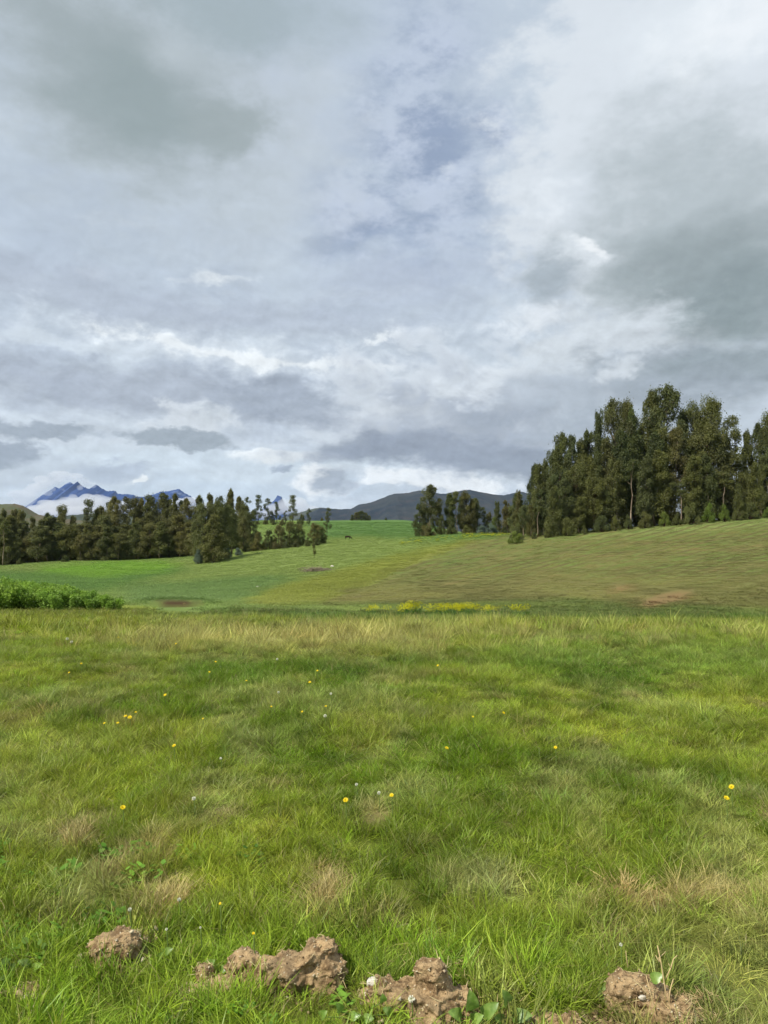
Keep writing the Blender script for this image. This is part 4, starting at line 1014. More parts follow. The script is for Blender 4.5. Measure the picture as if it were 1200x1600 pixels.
def build_foreground():
    soil, grit, stone = soil_mats()
    lf, t = newmat('broad_leaf_green')
    tint = t.attr('tint', fac=True); f = t.smooth(tint, 0, 1, .7, 1.3, 'LINEAR')
    g = t.node('ShaderNodeTexCoord').outputs['Object']
    n = t.noise(g, 60, 4, .6)
    c = t.mix(t.smooth(n, .35, .65), lin((112, 146, 58)) * .85, lin((142, 170, 84)) * .85)
    out(t, leafy(t, t.vm('MULTIPLY', c, t.comb(f, f, f)), .3, .06, .4))
    dry, t = newmat('dry_stalk'); tint = t.attr('tint', fac=True)
    out(t, bsdf(t, t.mix(tint, lin((150, 124, 84)) * .9, lin((206, 184, 136)) * .9), .8, .15))
    def P(i, dx=0, dy=0, dz=0): x, y, z = CLODS[i]; return (x + dx, y + dy, z + dz)
    specs = [
     (0, [(-.01, .05, .055, .078, .05, .055, 24), (.04, .055, .06, .04, .045, .05, 0)], 260, 'rounded brown earth clod on its own in the grass, leftmost of the big ones'),
     (1, [(.07, .05, .085, .105, .06, .062, 24), (-.03, .06, .055, .10, .06, .05, 16), (-.135, .075, .055, .055, .045, .055, -10), (.12, .04, .05, .055, .055, .075, -14)], 520, 'largest earth clod, a wedge rising to a blunt corner on its right'),
     (2, [(-.03, .03, .012, .05, .03, .022), (.04, .05, .02, .05, .04, .026), (-.02, .09, .04, .025, .025, .03)], 160, 'crumbled low earth heap touching the left side of the largest clod'),
     (3, [(.03, .06, .10, .05, .045, .085), (.05, .03, .04, .09, .07, .06), (-.07, .07, .05, .08, .05, .045), (-.13, .07, .035, .05, .04, .03), (.10, .05, .03, .06, .05, .045), (.045, -.03, .0, .07, .04, .05)], 520, 'knobbly earth clod with a thumb-like top and a dark hole'),
     (4, [(-.05, .06, .06, .055, .05, .07), (.02, .07, .045, .06, .05, .055), (.05, .02, .02, .08, .05, .035)], 320, 'earth clod with pale dry stems standing on it'),
     (5, [(-.08, .0, .01, .09, .03, .022), (.06, .0, .008, .08, .03, .02)], 220, 'low strip of bare gritty earth on the near edge'),
     (6, [(0, .02, .012, .045, .03, .022), (-.03, .02, .01, .03, .02, .015)], 90, 'little bare earth patch below the single pale leaf'),
     (7, [(.0, .02, .015, .05, .03, .022), (.05, .0, .012, .03, .025, .018)], 200, 'small flat heap of earth and straw beside the stemmed clod'),
     (8, [(0, .02, .01, .045, .025, .02)], 60, 'small worn earth lump behind the leftmost clod'),
    ]
    for i, blobs, ng, lab in specs:
        x, y, z = CLODS[i]
        o = clod_mesh('earth_clod', blobs, soil, 40 + i, grit, (x, y, z), ng)
        tag(o, lab, 'earth clod', 'dug-up clods along the near edge')
    def stones(px, py, s, lab, dz=.012):
        import bmesh
        x, y, z = hit(px, py); bm = bmesh.new(); bmesh.ops.create_icosphere(bm, subdivisions=3, radius=1)
        V = np.array([q.co for q in bm.verts]); T = np.array([[q.index for q in f.verts] for f in bm.faces]); bm.free()
        V = np.sign(V) * np.abs(V) ** .8
        V = V * (1 + .5 * (fbm3(V * 1.7 + px, 1, 3) - .5))[:, None] * np.array([1.25, .9, .75]) * s
        o = mobj('pale_stone', V, T, stone, None, False); o.location = (x, y, z + dz); tag(o, lab, 'stone', 'pale stones'); return o
    stones(585, 1556, .021, 'pale stone at the left foot of the knobbly clod', .045)
    o = stones(1000, 1590, .010, 'small white stone in the face of the stemmed clod', .085); o.location[1] += .01
    x, y, z = CLODS[4]
    o.location = (x - .02, y + .012, z + .062)
    # loose crumbs of earth around the clods
    mb = MB(); rg = np.random.default_rng(31)
    for bx, by, rx, ry in BARE[:9]:
        for k in range(130):
            an = rg.uniform(0, 6.28); q = abs(rg.normal(.9, .35)); x = bx + math.cos(an) * rx * q; y = by + math.sin(an) * ry * q
            s = rg.uniform(.003, .011) * (1.8 if rg.random() < .08 else 1); c = np.array([x, y, float(ground(x, y)) + s * .6])
            V = rg.normal(size=(6, 3)) * .25 + np.array([[1, 0, 0], [-1, 0, 0], [0, 1, 0], [0, -1, 0], [0, 0, .8], [0, 0, -.8]])
            mb.add(c + V * s, None, [[0, 2, 4], [2, 1, 4], [1, 3, 4], [3, 0, 4], [2, 0, 5], [1, 2, 5], [3, 1, 5], [0, 3, 5]], np.clip(rg.normal(.3, .22), 0, 1))
    o = mb.obj('soil_crumbs', grit); tag(o, 'loose crumbs of earth lying around the clods', 'soil crumbs', None, 'stuff')
    # broad leaves
    def leaves(name, spec, lab, cat='leafy plant', group='broad leaved weeds'):
        o = None
        cx = sum(s[0] for s in spec) / len(spec); by = max(s[1] for s in spec)
        X, Y, Z = hit(cx, by)
        root = empty(name, (X, Y, Z))
        for (px, py, L, W, an, tl, a, dz) in spec:
            x, y, z = hit(px, by); yy = y - .04; x = (px - CX) / F * yy; zz = H + (HY - py) / F * yy
            mb = MB()
            b = np.array([x - X, yy - Y, zz - Z]); d = np.array([math.cos(R(an)) * math.cos(R(tl)), -.45 * math.cos(R(tl)), math.sin(R(an)) * .6 + math.sin(R(tl)) * .6]); d /= np.linalg.norm(d)
            broad_leaf(mb, b - d * L * .5, b + d * L * .5, W, (0.15, -.75, .75), .3, 8, a, .12)
            mb.obj('leaf', lf, root, True)
            mb = MB(); e = b - d * L * .5
            tube(mb, [(0, .01, -.01), e * np.array([.5, .5, .6]), e, b], [.002, .0018, .0015, .0008], 5, .6)
            mb.obj('stalk', lf, root)
        tag(root, lab, cat, group)
    leaves('broad_leaved_weed', [(57, 1512, .062, .034, 55, 15, .95, 0), (38, 1505, .05, .03, 140, 20, .35, 0), (20, 1512, .05, .028, 160, 5, .3, 0)], 'weed with one pale upright leaf lit by the sun above the small earth patch')
    leaves('broad_leaved_weed', [(328, 1508, .06, .045, 60, 25, .6, 0), (350, 1515, .045, .03, 20, 20, .5, 0)], 'weed with a scalloped rounded leaf left of the largest clod')
    leaves('broad_leaved_weed', [(735, 1565, .085, .05, 90, 30, .75, 0), (765, 1578, .08, .045, 60, 20, .6, 0), (712, 1585, .06, .04, 130, 10, .7, 0), (790, 1560, .07, .04, 100, 25, .45, 0), (745, 1592, .06, .04, 70, 0, .8, 0), (815, 1588, .07, .045, 30, 10, .5, 0), (780, 1594, .06, .04, 110, 5, .65, 0)],
           'big tuft of upright broad leaves against the right side of the knobbly clod')
    leaves('broad_leaved_weed', [(953, 1541, .06, .042, 200, 20, .6, 0), (942, 1552, .05, .035, 230, 0, .5, 0)], 'weed leaf leaning out on the left of the stemmed clod')
    leaves('broad_leaved_weed', [(1026, 1527, .045, .036, 40, 30, .7, 0), (978, 1566, .04, .03, 80, 30, .9, 0)], 'single rounded leaf growing on top of the stemmed clod')
    leaves('broad_leaved_weed', [(505, 1585, .04, .03, 60, 20, .6, 0), (530, 1575, .045, .03, 100, 20, .7, 0), (555, 1588, .04, .03, 40, 10, .8, 0), (598, 1560, .035, .025, 90, 30, .9, 0), (605, 1580, .04, .03, 120, 20, .8, 0), (575, 1592, .04, .03, 20, 20, .6, 0)], 'patch of small rounded leaves between the largest and the knobbly clod')
    leaves('broad_leaved_weed', [(262, 1487, .05, .03, 40, 30, .3, 0), (250, 1495, .045, .03, 70, 20, .35, 0)], 'dull leaf in the grass right of the leftmost big clod')
    # dry stems on the right clod
    x0, y0, z0 = CLODS[4]
    def stem(pts, r, lab):
        mb = MB()
        yy = y0 + .03
        Pp = [((px - CX) / F * yy - x0, .03 + dy - .03, H + (HY - py) / F * yy - z0) for px, py, dy in pts[0]]
        o = empty('dry_stem', (x0, yy, z0))
        tube(mb, Pp, np.linspace(r, r * .6, len(Pp)), 6, .8); mb.obj('stalk', dry, o)
        for br in pts[1:]:
            mb = MB(); Pp = [((px - CX) / F * yy - x0, dy, H + (HY - py) / F * yy - z0) for px, py, dy in br]
            tube(mb, Pp, np.linspace(r * .8, r * .4, len(Pp)), 5, .9); mb.obj('twig', dry, o)
        tag(o, lab, 'dry stem', 'dry stems on the clod')
    stem([[(1036, 1572, -.02), (1036, 1540, -.02), (1033, 1505, 0), (1029, 1480, .01)], [(1033, 1505, 0), (1031, 1500, .01), (1044, 1492, .02)], [(1030, 1503, 0), (1026, 1495, .01)]], .0026, 'tallest dry stem, forked at the top, on the right clod')
    stem([[(1040, 1530, 0), (1050, 1515, .01), (1056, 1504, .02), (1062, 1498, .02)], [(1050, 1515, .01), (1046, 1508, .01)]], .0022, 'dry stem slanting right with a side twig on the right clod')
    stem([[(1042, 1565, -.02), (1044, 1550, -.01), (1049, 1540, 0), (1054, 1532, .01)]], .0026, 'short curved dry stem right of the tallest on the right clod')
    stem([[(1018, 1592, -.06), (1016, 1570, -.05), (1011, 1545, -.04), (1006, 1518, -.02)]], .0020, 'long dry stem leaning left across the face of the right clod')
    stem([[(986, 1580, -.05), (987, 1562, -.04), (988, 1546, -.04)]], .0018, 'short pale stem before the left side of the right clod')
    stem([[(986, 1520, .03), (985, 1508, .04), (984, 1496, .04)]], .0016, 'thin dry stem standing behind the right clod')
    # straw litter
    mb = MB(); rg = np.random.default_rng(77)
    for k in range(150):
        px, py = rg.normal(1070, 28), rg.uniform(1566, 1606)
        if k > 100: px, py = rg.normal(690, 60), rg.uniform(1500, 1600)
        X, Y, Z = hit(px, py); an = rg.uniform(0, 3.14); L = rg.uniform(.02, .075); d = np.array([math.cos(an), math.sin(an), rg.normal(.15, .2)]) * L
        c = np.array([X, Y, Z + rg.uniform(.02, .045)]); tube(mb, [c - d * .5, c + rg.normal(0, .004, 3), c + d * .5], [.0010, .0011, .0006], 4, rg.random())
    o = mb.obj('straw', dry); tag(o, 'loose dry straw strewn over the clods on the near edge', 'straw', None, 'stuff')
def build_flowers():
    pet, t = newmat('yellow_petal'); out(t, leafy(t, (.86, .64, .015, 1), .12, .02))
    stm, t = newmat('flower_stalk'); out(t, bsdf(t, lin((118, 140, 70)) * .8, .7, .2))
    wht, t = newmat('white_bloom'); out(t, leafy(t, tuple(lin((226, 226, 208))) + (1,), .2, .02))
    def head(kind, seed):
        rg = np.random.default_rng(seed); mb = MB()
        if kind == 'dandelion':
            for ringr, n, tl in ((1., 22, .18), (.72, 18, .5), (.4, 12, .9)):
                for k in range(n):
                    an = 6.283 * (k + rg.random() * .6) / n; d = np.array([math.cos(an), math.sin(an), tl]); d *= ringr * rg.uniform(.85, 1.1); s = np.array([-math.sin(an), math.cos(an), 0]) * .10
                    mb.add([s * .4, d - s, d * 1.04, d + s, -s * .4], None, [[0, 1, 2], [0, 2, 3], [0, 3, 4]], rg.random())
        else:
            u = rg.normal(size=(90, 3)); u /= np.linalg.norm(u, axis=1)[:, None]
            for q in u:
                s = np.cross(q, rg.normal(size=3)); s /= np.linalg.norm(s); s *= .13
                mb.add([q * .35 - s * .4, q * .9 - s, q * 1.1, q * .9 + s, q * .35 + s * .4], None, [[0, 1, 2], [0, 2, 3], [0, 3, 4]], rg.random())
        return mb.mesh('flower_head', pet if kind == 'dandelion' else wht)
    bank = {'dandelion': [head('dandelion', i) for i in range(3)], 'white': [head('white', i) for i in range(3)]}
    sb = MB(); tube(sb, [(0, 0, 0), (.04, .01, .4), (.02, 0, .8), (0, 0, 1.)], [.022, .02, .018, .016], 5); stalk = sb.mesh('stalk', stm)
    def flower(kind, px, py, rad_px, lab, hgt, group=None, i=0):
        # the bloom stands hgt above the ground under it
        d = np.exp(np.linspace(math.log(1.6), math.log(60), 2500)); X = (px - CX) / F * d
        g = ground(X, d); y = HY - F * (g + hgt - H) / d; k = int(np.argmax(y <= py))
        o = empty('dandelion' if kind == 'dandelion' else 'white_clover', (X[k], d[k], g[k]), random.uniform(0, 6.28))
        s = link(bpy.data.objects.new('stalk', stalk), o); s.scale = (.12, .12, hgt)
        h = link(bpy.data.objects.new('flower_head', bank[kind][i % 3]), o)
        r = .88 * rad_px / F * d[k]; h.location = (0, 0, hgt); h.scale = (r, r, r * (1 if kind == 'white' else .8))
        h.rotation_euler = (random.uniform(.3, .7), random.uniform(-.3, .3), 0) ; o.rotation_euler = (0, 0, random.uniform(-.4, .4))
        tag(o, lab, 'flower', group or ('yellow dandelions in the meadow' if kind == 'dandelion' else 'white clover heads in the meadow'))
    big = [(192, 1262, 4.6, 'yellow dandelion on a pale stalk alone above the leftmost clod'), (540, 1250, 4.6, 'yellow dandelion with a dark stalk, left bloom of the middle pair'),
           (612, 1243, 3.8, 'orange-yellow dandelion just right of the dark-stalked one in the middle'), (1143, 1230, 4.6, 'upper one of two yellow dandelions close together on the right'), (1135, 1247, 4.8, 'lower one of two yellow dandelions close together on the right'),
           (698, 1169, 3.3, 'yellow dandelion standing alone right of the meadow centre'), (868, 1168, 3., 'small yellow dandelion with a white rim alone on the right half of the meadow'), (272, 1165, 3.2, 'flat yellow dandelion on the left, below the pair of close blooms'),
           (203, 1121, 3.6, 'larger right bloom of the close yellow pair on the left'), (196, 1119, 2.8, 'smaller left bloom of the close yellow pair on the left'), (163, 1130, 2., 'tiny yellow bloom left and below the close pair'), (184, 1130, 2.4, 'tiny yellow bloom just below the close pair'),
           (258, 1086, 2.6, 'yellow bloom above and right of the close pair on the left'), (212, 1113, 2., 'pale tiny bloom right above the close pair on the left'), (787, 1114, 2.6, 'yellow bloom on the right half, above the alone white-rimmed one'),
           (484, 1066, 2.4, 'yellow bloom in the dark lush belt at centre'), (396, 1459, 2.6, 'tiny yellow flower just behind the largest earth clod'), (344, 1412, 2.4, 'tiny yellow flower in the grass above the crumbled heap'),
           (509, 1104, 2.2, 'yellow bloom right beside a white clover head in the middle distance'), (472, 1112, 2., 'yellow bloom left of the white clover head in the middle distance'), (424, 1104, 1.8, 'small yellow bloom left of centre in the middle distance'),
           (684, 1040, 2., 'small yellow bloom in the lush belt right of centre'), (275, 1006, 1.9, 'yellow bloom at the foot of the tall pale grass'), (185, 996, 1.9, 'yellow bloom on the left before the tall pale grass'), (127, 1037, 1.8, 'leftmost of two small blooms below the tall pale grass'), (108, 1051, 1.8, 'lower of two small blooms on the far left'),
           (385, 1064, 1.7, 'small yellow bloom left of the lush belt'), (337, 1034, 1.7, 'upper small bloom before the lush belt on the left'), (327, 1050, 1.7, 'lower small bloom before the lush belt on the left'), (496, 1048, 1.7, 'small bloom at the top of the lush belt near the centre'), (739, 1120, 1.8, 'faint yellow bloom left of the right-half yellow bloom'), (317, 1123, 1.6, 'faint small yellow bloom right of the close pair')]
    for i, (px, py, r, lab) in enumerate(big): flower('dandelion', px, py, r, lab, .15 if py > 1150 else .13, None, i)
    wh = [(203, 1421, 3.2, 'white clover head right above the leftmost clod'), (260, 1452, 2.4, 'small white clover head right of the leftmost clod'), (508, 1119, 3., 'white clover head below a yellow bloom in the middle distance'), (592, 1239, 3., 'white clover head between two yellow dandelions at centre'),
          (970, 1476, 3., 'white clover head in the grass above the stemmed clod'), (303, 1248, 3.4, 'pale dandelion clock left of centre'), (435, 1082, 2.2, 'white clover head left of centre in the middle distance'), (517, 1084, 2.2, 'white clover head above the yellow bloom near the centre'), (643, 1561, 6.0, 'big white clover head nearest the camera by the knobbly clod'),
          (557, 1226, 2.6, 'faint white clover head above the dark-stalked dandelion'), (105, 998, 2.6, 'white bloom of the weed cluster on the far left'), (112, 1003, 2.4, 'second white bloom of the weed cluster on the far left'), (280, 1406, 3.2, 'white clover head near the centre left above the crumbled heap'), (313, 1450, 2., 'tiny white clover head left of the yellow flower behind the largest clod'), (345, 1185, 2.2, 'white clover head in the left middle of the meadow'), (433, 1030, 2., 'white bloom before the tall pale grass')]
    for i, (px, py, r, lab) in enumerate(wh): flower('white', px, py, r, lab, .11 if px != 643 else .075, None, i)
def build_small_things():
    # brush, stones and a grazing animal on the slopes
    soil = bpy.data.materials['dry_earth']; stone = bpy.data.materials['pale_stone']
    dk, t = newmat('dead_brush'); out(t, bsdf(t, lin((150, 138, 116)) * .7, .95))
    x, y, z = at(497, 104); x, y, z = hit(497, 893, 40)
    rg = np.random.default_rng(4); mb = MB()
    for k in range(140):
        c = np.array([rg.normal(0, 1.0), rg.normal(0, .35), abs(rg.normal(.20, .14))]); d = rg.normal(size=3) * np.array([.5, .3, .22])
        tube(mb, [c - d, c + rg.normal(0, .05, 3), c + d], [.02, .025, .012], 4, rg.random())
    o = mb.obj('brush_pile', dk); o.location = (x, y, z); tag(o, 'grey heap of dead brush at the foot of the thin sapling', 'brush pile')
    def boulder(px, py, s, lab):
        import bmesh
        x, y, z = hit(px, py, 30); bm = bmesh.new(); bmesh.ops.create_icosphere(bm, subdivisions=3, radius=1)
        V = np.array([q.co for q in bm.verts]); T = np.array([[q.index for q in f.verts] for f in bm.faces]); bm.free()
        V = V * (1 + .6 * (fbm3(V * 1.6 + px, 1, 3) - .5))[:, None] * np.array([1.2, .9, .8]) * s
        o = mobj('boulder', V, T, stone, None, True); o.location = (x, y, z + s * .35); tag(o, lab, 'boulder', 'pale boulders on the slopes')
    boulder(519, 886, .22, 'small white boulder right of the dead brush heap on the slope')
    boulder(402, 918, .12, 'small white boulder low on the slope near the stream')
    boulder(733, 834, .36, 'white boulder between the tree trunks of the middle grove')
    boulder(697, 964, .10, 'brown stone at the foot of the ploughed slope')
    # grazing animal: one continuous skin
    fur, t = newmat('dark_brown_coat'); out(t, bsdf(t, lin((62, 44, 34)) * .7, .9))
    x, y, z = hit(543, 843, 60)
    P = [(0, 0, .72), (.35, 0, .75), (.62, 0, .74), (.85, 0, .60), (1.02, 0, .34), (1.1, 0, .18), (-.3, 0, .74), (-.5, 0, .72), (-.6, 0, .45)]
    Rr = [.22, .23, .2, .12, .10, .06, .22, .18, .03]
    E = [(0, 1), (1, 2), (2, 3), (3, 4), (4, 5), (0, 6), (6, 7), (7, 8)]
    for bx, j in ((.55, 2), (-.42, 6)):
        for sy in (-.14, .14):
            k = len(P); P += [(bx, sy, .5), (bx + .02, sy, .28), (bx, sy, .02)]; Rr += [.10, .055, .045]; E += [(j, k), (k, k + 1), (k + 1, k + 2)]
    me = bpy.data.meshes.new('grazing_cow'); me.from_pydata(P, E, []); me.materials.append(fur)
    o = link(bpy.data.objects.new('grazing_cow', me)); md = o.modifiers.new('skin', 'SKIN'); me.skin_vertices[0].data[0].use_root = True
    for i, r in enumerate(Rr): me.skin_vertices[0].data[i].radius = (r, r)
    o.modifiers.new('smooth', 'SUBSURF').levels = 1
    o.location = (x, y, z); o.rotation_euler = (0, 0, .3); tag(o, 'small dark animal grazing alone on the far green slope', 'cow')
    # weeds at the edges of the meadow
    tree('bush', 2, 13.2, 976, 'dark weed bush at the left edge beside the yellowish grass', None, 1.0)
    tree('blue_bush', 1193, 19., 972, 'bluish leafy weed at the right edge beside the meadow', None, 1.)
# ---------------------------------------------------------------- sky: Nishita blue behind layers of cloud, in direction space
EXPO = 0.25
def build_world():
    w = bpy.data.worlds.new('World'); sc.world = w; w.use_nodes = True
    t = NT(w.node_tree)
    dirv = t.node('ShaderNodeTexCoord').outputs['Generated']
    x, y, z = t.sep(dirv)
    az = t.m('ARCTAN2', x, y); el = t.m('ARCSINE', z)
    A = t.m('MULTIPLY', az, 1000.); E = t.m('MULTIPLY', el, 1000.)
    def ang(px, py):
        a = math.atan2(px - CX, F); e = math.atan2((HY - py), math.hypot(F, px - CX)); return a * 1000, e * 1000
    dsq = t.vm('MULTIPLY', dirv, (1., 1., 1.9))
    n1 = t.sep(t.noise(dsq, 4.5, 5, .6, 0, True)); n2 = t.sep(t.noise(t.vm('ADD', dsq, (3.1, 1.7, .4)), 17., 6, .62, 0, True))
    A = t.m('ADD', A, t.m('ADD', t.m('MULTIPLY_ADD', n1[0], 150., -75.), t.m('MULTIPLY_ADD', n2[0], 56., -28.)))
    E = t.m('ADD', E, t.m('ADD', t.m('MULTIPLY_ADD', n1[1], 110., -55.), t.m('MULTIPLY_ADD', n2[1], 40., -20.)))
    tex = n2[2]
    soft = t.noise(t.vm('ADD', dsq, (7., 2., 5.)), 9., 3, .5)
    # streak space for the stratus bands low in the sky
    inv = t.m('DIVIDE', 1., t.m('ADD', t.m('MAXIMUM', z, 0.), .16))
    flat = t.comb(t.m('MULTIPLY', x, inv), t.m('MULTIPLY', t.m('MULTIPLY', y, inv), 1.), 0.)
    st = t.noise(flat, 1.5, 7, .62, .4); st2 = t.noise(t.vm('ADD', flat, (4., 9., 0)), 4.2, 6, .62, .3)
    pv = t.vm('MULTIPLY', dirv, (1., 1., 1.5))
    puff = t.noise(pv, 22., 7, .6, .25)
    lit = t.m('SUBTRACT', puff, t.noise(t.vm('ADD', pv, (-.004, 0., .011)), 22., 5, .6, .25))   # sunward side of each puff
    def blob(px, py, rx, ry, rot=0., lo=0., hi=.6, tx=.5, src=None):
        a0, e0 = ang(px, py)
        k = 1000. / F
        dx = t.m('SUBTRACT', A, a0); dy = t.m('SUBTRACT', E, e0)
        c, s = math.cos(R(rot)), math.sin(R(rot))
        u = t.m('MULTIPLY', t.m('ADD', t.m('MULTIPLY', dx, c), t.m('MULTIPLY', dy, s)), 1 / (rx * k))
        v = t.m('MULTIPLY', t.m('SUBTRACT', t.m('MULTIPLY', dy, c), t.m('MULTIPLY', dx, s)), 1 / (ry * k))
        r = t.m('SQRT', t.m('ADD', t.m('MULTIPLY', u, u), t.m('MULTIPLY', v, v)))
        f = t.m('ADD', t.m('SUBTRACT', 1., r), t.m('MULTIPLY_ADD', src or tex, 2 * tx, -tx))
        return t.smooth(f, lo, hi)
    sky = t.node('ShaderNodeTexSky', sky_type='NISHITA'); sky.sun_disc = False
    sky.sun_elevation = SUN_EL; sky.sun_rotation = SUN_ROT; sky.altitude = 3700; sky.air_density = 1.; sky.dust_density = 1.
    K = 1.05 / (WSTR * 2 ** EXPO)
    def L_(c): return tuple(lin(c) * K)
    col = t.vm('MULTIPLY', sky.outputs[0], (.62, .56, .50))
    # thin veil everywhere, paler towards the horizon
    veil = t.mix(t.smooth(z, .02, .42), L_((210, 221, 232)), L_((190, 203, 217)))
    veil = t.mix(t.smooth(st, .42, .62, 0, .35), veil, L_((166, 179, 200)))
    veil = t.mix(t.smooth(st2, .54, .72, 0, .45), veil, L_((214, 224, 234)))
    gap = None
    for b in [(660, 240, 130, 200, 12, -.2, .8, .45), (560, 335, 100, 70, 0, -.25, .7, .45), (770, 195, 80, 70, 0, 0, .9, .45), (690, 75, 110, 80, 0, 0, 1., .5)]:
        m = blob(*b); gap = m if gap is None else t.m('MAXIMUM', gap, m)
    blue = t.mix(.55, col, L_((168, 187, 220)))
    blue = t.mix(t.smooth(n2[1], .34, .62, 0, .75), blue, L_((204, 215, 233)))
    c = t.mix(t.m('MULTIPLY', gap, .80), veil, blue)
    def layer(c, colr, op, *b, **k):
        return t.mix(t.m('MULTIPLY', blob(*b, **k), op), c, L_(colr))
    # middle stripes left: grey sheets and bright tears between them
    c = layer(c, (176, 186, 202), .6, 260, 480, 520, 46, -4, -.1, .8, .6)
    c = layer(c, (166, 176, 192), .75, 200, 605, 420, 44, -5, -.1, .7, .6)
    c = layer(c, (178, 189, 208), .5, 640, 450, 240, 70, 0, 0, .9, .5)
    bright = (236, 243, 248)
    c = layer(c, bright, .8, 345, 428, 80, 12, 3, .0, 1.1, 1., src=puff)
    c = layer(c, (224, 233, 241), .7, 330, 556, 330, 36, -9, .0, .9, .9, src=puff)
    c = layer(c, bright, .9, 300, 548, 190, 15, -9, .0, .8, 1.6, src=puff)
    c = layer(c, bright, .9, 440, 578, 130, 15, -7, .0, .8, 1.6, src=puff)
    c = layer(c, bright, .85, 612, 540, 46, 16, 10, .0, .8, 1.5, src=puff)
    c = layer(c, bright, .7, 610, 580, 60, 12, 5, .0, .8, 1.5, src=puff)
    c = layer(c, (216, 227, 237), .6, 100, 530, 190, 20, -6, .1, .8, .7, src=st2)
    # lowest sky: pale strip over the mountains
    c = layer(c, (208, 222, 234), .85, 330, 730, 420, 42, 0, 0, .6, .3)
    c = layer(c, (196, 213, 230), .6, 330, 780, 420, 34, 0, 0, .6, .3)
    c = layer(c, (236, 243, 248), .95, 450, 716, 120, 17, -2, 0, .7, .9, src=puff)
    c = layer(c, (238, 244, 249), .95, 700, 764, 160, 22, 0, 0, .5, .9, src=puff)
    # heaped cloud across the middle right with a level dark base
    c = layer(c, (222, 230, 238), .8, 690, 640, 225, 125, 0, -.05, .7, 1.1, src=puff)
    c = layer(c, (174, 184, 198), .92, 740, 655, 250, 105, 0, .0, .75, 1.1, src=puff)
    c = layer(c, (226, 234, 241), .75, 800, 590, 90, 24, 18, .0, 1., 1.4, src=puff)
    c = layer(c, (223, 231, 239), .7, 720, 610, 70, 18, -14, .0, 1., 1.4, src=puff)
    c = layer(c, (160, 171, 186), .8, 780, 650, 110, 34, 5, .0, .9, 1.2, src=puff)
    c = layer(c, (150, 161, 178), .8, 640, 715, 230, 34, 1, .0, .7, .9, src=puff)
    c = layer(c, (219, 227, 235), .6, 590, 640, 60, 20, 0, .0, .9, 1.3, src=puff)
    c = layer(c, (152, 163, 180), .9, 700, 705, 190, 44, 2, .0, .55, .5)
    c = layer(c, (146, 157, 174), .8, 560, 700, 80, 36, 0, .0, .6, .5)
    c = layer(c, (148, 159, 175), .9, 850, 718, 150, 44, 0, .0, .6, .5)
    c = layer(c, (216, 225, 233), .7, 880, 560, 90, 46, 20, .15, .7, .8)
    c = layer(c, (214, 223, 232), .6, 720, 600, 90, 34, 0, .2, .8, .8)
    # left low cumulus sheets
    c = layer(c, (160, 171, 187), .8, 430, 626, 160, 34, -8, 0, .6, .5)
    c = layer(c, (212, 220, 228), .8, 290, 655, 90, 26, -3, 0, .6, 1.4, src=puff)
    c = layer(c, (160, 172, 184), .95, 270, 680, 108, 24, -3, 0, .4, .9, src=puff)
    c = layer(c, (161, 173, 187), .9, 80, 664, 105, 19, -3, 0, .4, .9, src=puff)
    c = layer(c, (160, 172, 187), .95, 22, 706, 64, 32, 0, 0, .4, .9, src=puff)
    c = layer(c, (205, 214, 222), .75, 330, 640, 60, 22, 0, .1, .7, .7)
    c = layer(c, (196, 208, 221), .85, 110, 742, 130, 36, 0, 0, .6, .6)
    c = layer(c, (176, 189, 207), .7, 170, 735, 60, 20, 0, 0, .6, .6)
    c = layer(c, (236, 242, 246), .9, 200, 752, 12, 10, 0, 0, .6, .5)
    c = layer(c, (240, 245, 249), .9, 500, 768, 66, 30, 0, 0, .6, .9, src=puff)
    c = layer(c, (164, 176, 192), .9, 520, 770, 50, 22, 0, 0, .6, .9, src=puff)
    c = layer(c, (162, 175, 194), .8, 448, 738, 20, 7, 0, 0, .6, .5)
    # big dark cloud, upper left
    c = layer(c, (202, 211, 221), .6, 300, 170, 330, 210, -10, -.1, .8, .4)
    c = layer(c, (180, 191, 198), .8, 190, 110, 380, 240, -14, -.1, .9, .4)
    c = layer(c, (158, 170, 175), .95, 185, 115, 285, 180, -14, .0, .85, .42)
    c = layer(c, (149, 163, 167), .8, 215, 165, 150, 95, -12, .0, .8, .3, src=soft)
    c = layer(c, (157, 169, 173), .8, 360, 210, 95, 60, 10, .0, .7, .4)
    c = layer(c, (158, 173, 180), .8, 380, 5, 240, 70, -4, 0, .8, .3)
    c = layer(c, (186, 197, 205), .5, 300, 85, 80, 40, 10, -.1, 1., .5)
    # big cloud, right: bright upper side, dark belly
    c = layer(c, (217, 225, 233), .97, 1080, 230, 330, 330, 0, .0, .38, .55)
    c = layer(c, (226, 234, 241), .8, 1130, 40, 180, 80, 0, 0, .8, .4)
    c = layer(c, (176, 187, 193), .9, 1090, 350, 230, 190, -30, -.1, .7, .5)
    c = layer(c, (152, 164, 169), .95, 1110, 440, 190, 120, -12, .0, .7, .4, src=soft)
    c = layer(c, (140, 154, 159), .8, 1170, 470, 130, 80, -10, .0, .8, .3, src=soft)
    c = layer(c, (164, 176, 186), .9, 870, 425, 75, 55, -10, .0, .7, .5)
    c = layer(c, (222, 230, 237), .85, 922, 370, 46, 22, -38, .05, .7, .5)
    c = layer(c, (212, 221, 230), .85, 880, 290, 70, 60, 0, .1, .8, .6)
    c = layer(c, (208, 217, 225), .9, 950, 520, 150, 40, 6, .0, .7, .7)
    c = layer(c, (160, 171, 182), .85, 1000, 560, 160, 40, 0, .1, .7, .6)
    c = layer(c, (148, 161, 169), .9, 1140, 580, 170, 48, -4, .0, .7, .5)
    c = layer(c, (178, 189, 201), .8, 900, 610, 140, 60, 0, .0, .9, .8, src=puff)
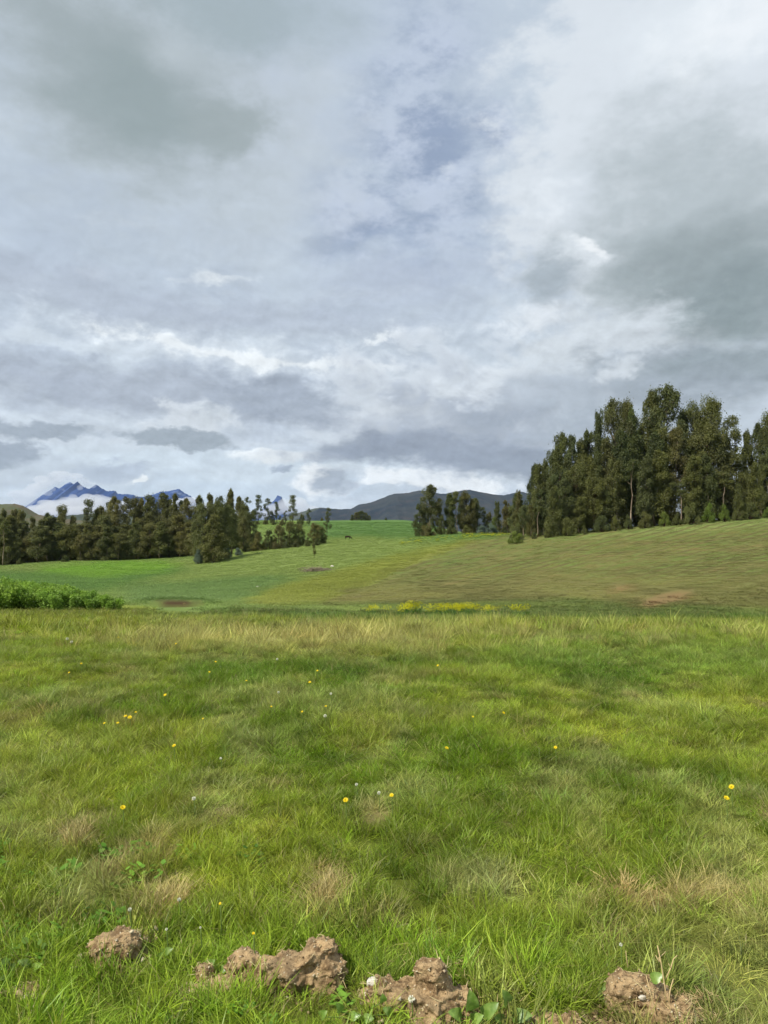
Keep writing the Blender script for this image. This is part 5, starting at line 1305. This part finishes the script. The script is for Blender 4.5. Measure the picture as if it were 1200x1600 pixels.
    c = layer(c, (156, 167, 178), .85, 1060, 620, 180, 60, -4, .0, .8, .8, src=puff)
    c = layer(c, (190, 202, 213), .75, 1150, 660, 100, 26, -4, .0, .9, .8, src=puff)
    c = layer(c, (163, 174, 187), .75, 930, 660, 120, 34, 0, .0, .8, .8, src=puff)
    c = layer(c, (222, 230, 237), .6, 960, 560, 50, 20, 25, .0, .9, 1.2, src=puff)
    c = layer(c, (240, 245, 249), .8, 925, 360, 34, 16, -38, .0, .9, 1.1, src=puff)
    c = layer(c, (238, 243, 248), .7, 1150, 30, 120, 50, 10, -.1, 1., .8, src=puff)
    c = layer(c, (232, 239, 246), .6, 850, 300, 50, 60, 20, .0, 1., 1.1, src=puff)
    c = layer(c, (230, 237, 244), .6, 870, 490, 70, 24, 10, .0, 1., 1.3, src=puff)
    # grain of the cloud
    g = t.m('ADD', t.m('MULTIPLY_ADD', puff, .16, -.08), t.m('MULTIPLY_ADD', n2[0], .12, -.06))
    g = t.m('ADD', g, -.03)
    g = t.m('ADD', g, t.m('MULTIPLY', lit, t.smooth(el, .50, .20, .12, .55)))
    g = t.m('MULTIPLY', g, t.smooth(el, .60, .15, .35, 1.))
    c = t.vm('MULTIPLY', c, t.comb(t.m('ADD', g, 1.), t.m('ADD', g, 1.), t.m('ADD', g, 1.)))
    c = t.mix(t.smooth(z, -.02, -.10), c, L_((120, 128, 110)))
    bg = t.node('ShaderNodeBackground'); bg.inputs['Strength'].default_value = WSTR; t.put(bg.inputs['Color'], c)
    o = t.node('ShaderNodeOutputWorld'); t.nt.links.new(bg.outputs[0], o.inputs[0])
    w.cycles.sampling_method = 'MANUAL'; w.cycles.sample_map_resolution = 512
# ---------------------------------------------------------------- put it together
KG, KB, KGR, KF = .90, 1., 1.30, 1.08
WSTR = .12
SUN_V = np.array([-.62, -.42, .92]); SUN_V /= np.linalg.norm(SUN_V)
SUN_EL = math.asin(SUN_V[2]); SUN_ROT = math.atan2(SUN_V[0], SUN_V[1])
SUN_E = 4.6
import os
def main():
    build_world()
    s = bpy.data.lights.new('sun', 'SUN'); s.energy = SUN_E; s.angle = R(.9); s.color = (1., .94, .82)
    so = link(bpy.data.objects.new('sun', s)); so.location = (-20, -15, 30)
    from mathutils import Vector
    so.rotation_euler = Vector(tuple(-SUN_V)).to_track_quat('-Z', 'Y').to_euler()
    cam = bpy.data.cameras.new('camera'); co = link(bpy.data.objects.new('camera', cam))
    cam.sensor_fit = 'VERTICAL'; cam.sensor_height = 36.; cam.lens = 36. * F / 1600.; cam.shift_y = (HY - 800.) / 1600.
    cam.clip_start = .05; cam.clip_end = 40000
    co.location = (0, 0, H); co.rotation_euler = (R(90), 0, 0); sc.camera = co
    plan_clods()
    build_ground()
    build_grass(); build_mustard()
    tree_bank()
    wood_right(); grove_middle(); wood_left(); ridge_centre(); bean_patch()
    build_hills(); build_haze()
    build_foreground(); build_flowers(); build_small_things()
    sc.view_settings.view_transform = 'Standard'; sc.view_settings.look = 'None'; sc.view_settings.exposure = EXPO; sc.view_settings.gamma = 1
    cy = sc.cycles
    cy.max_bounces = 6; cy.diffuse_bounces = 2; cy.glossy_bounces = 2; cy.transmission_bounces = 4; cy.volume_bounces = 2; cy.transparent_max_bounces = 8
    cy.use_denoising = True; cy.use_adaptive_sampling = True; cy.adaptive_threshold = .02
    cy.sample_clamp_indirect = 4.
main()
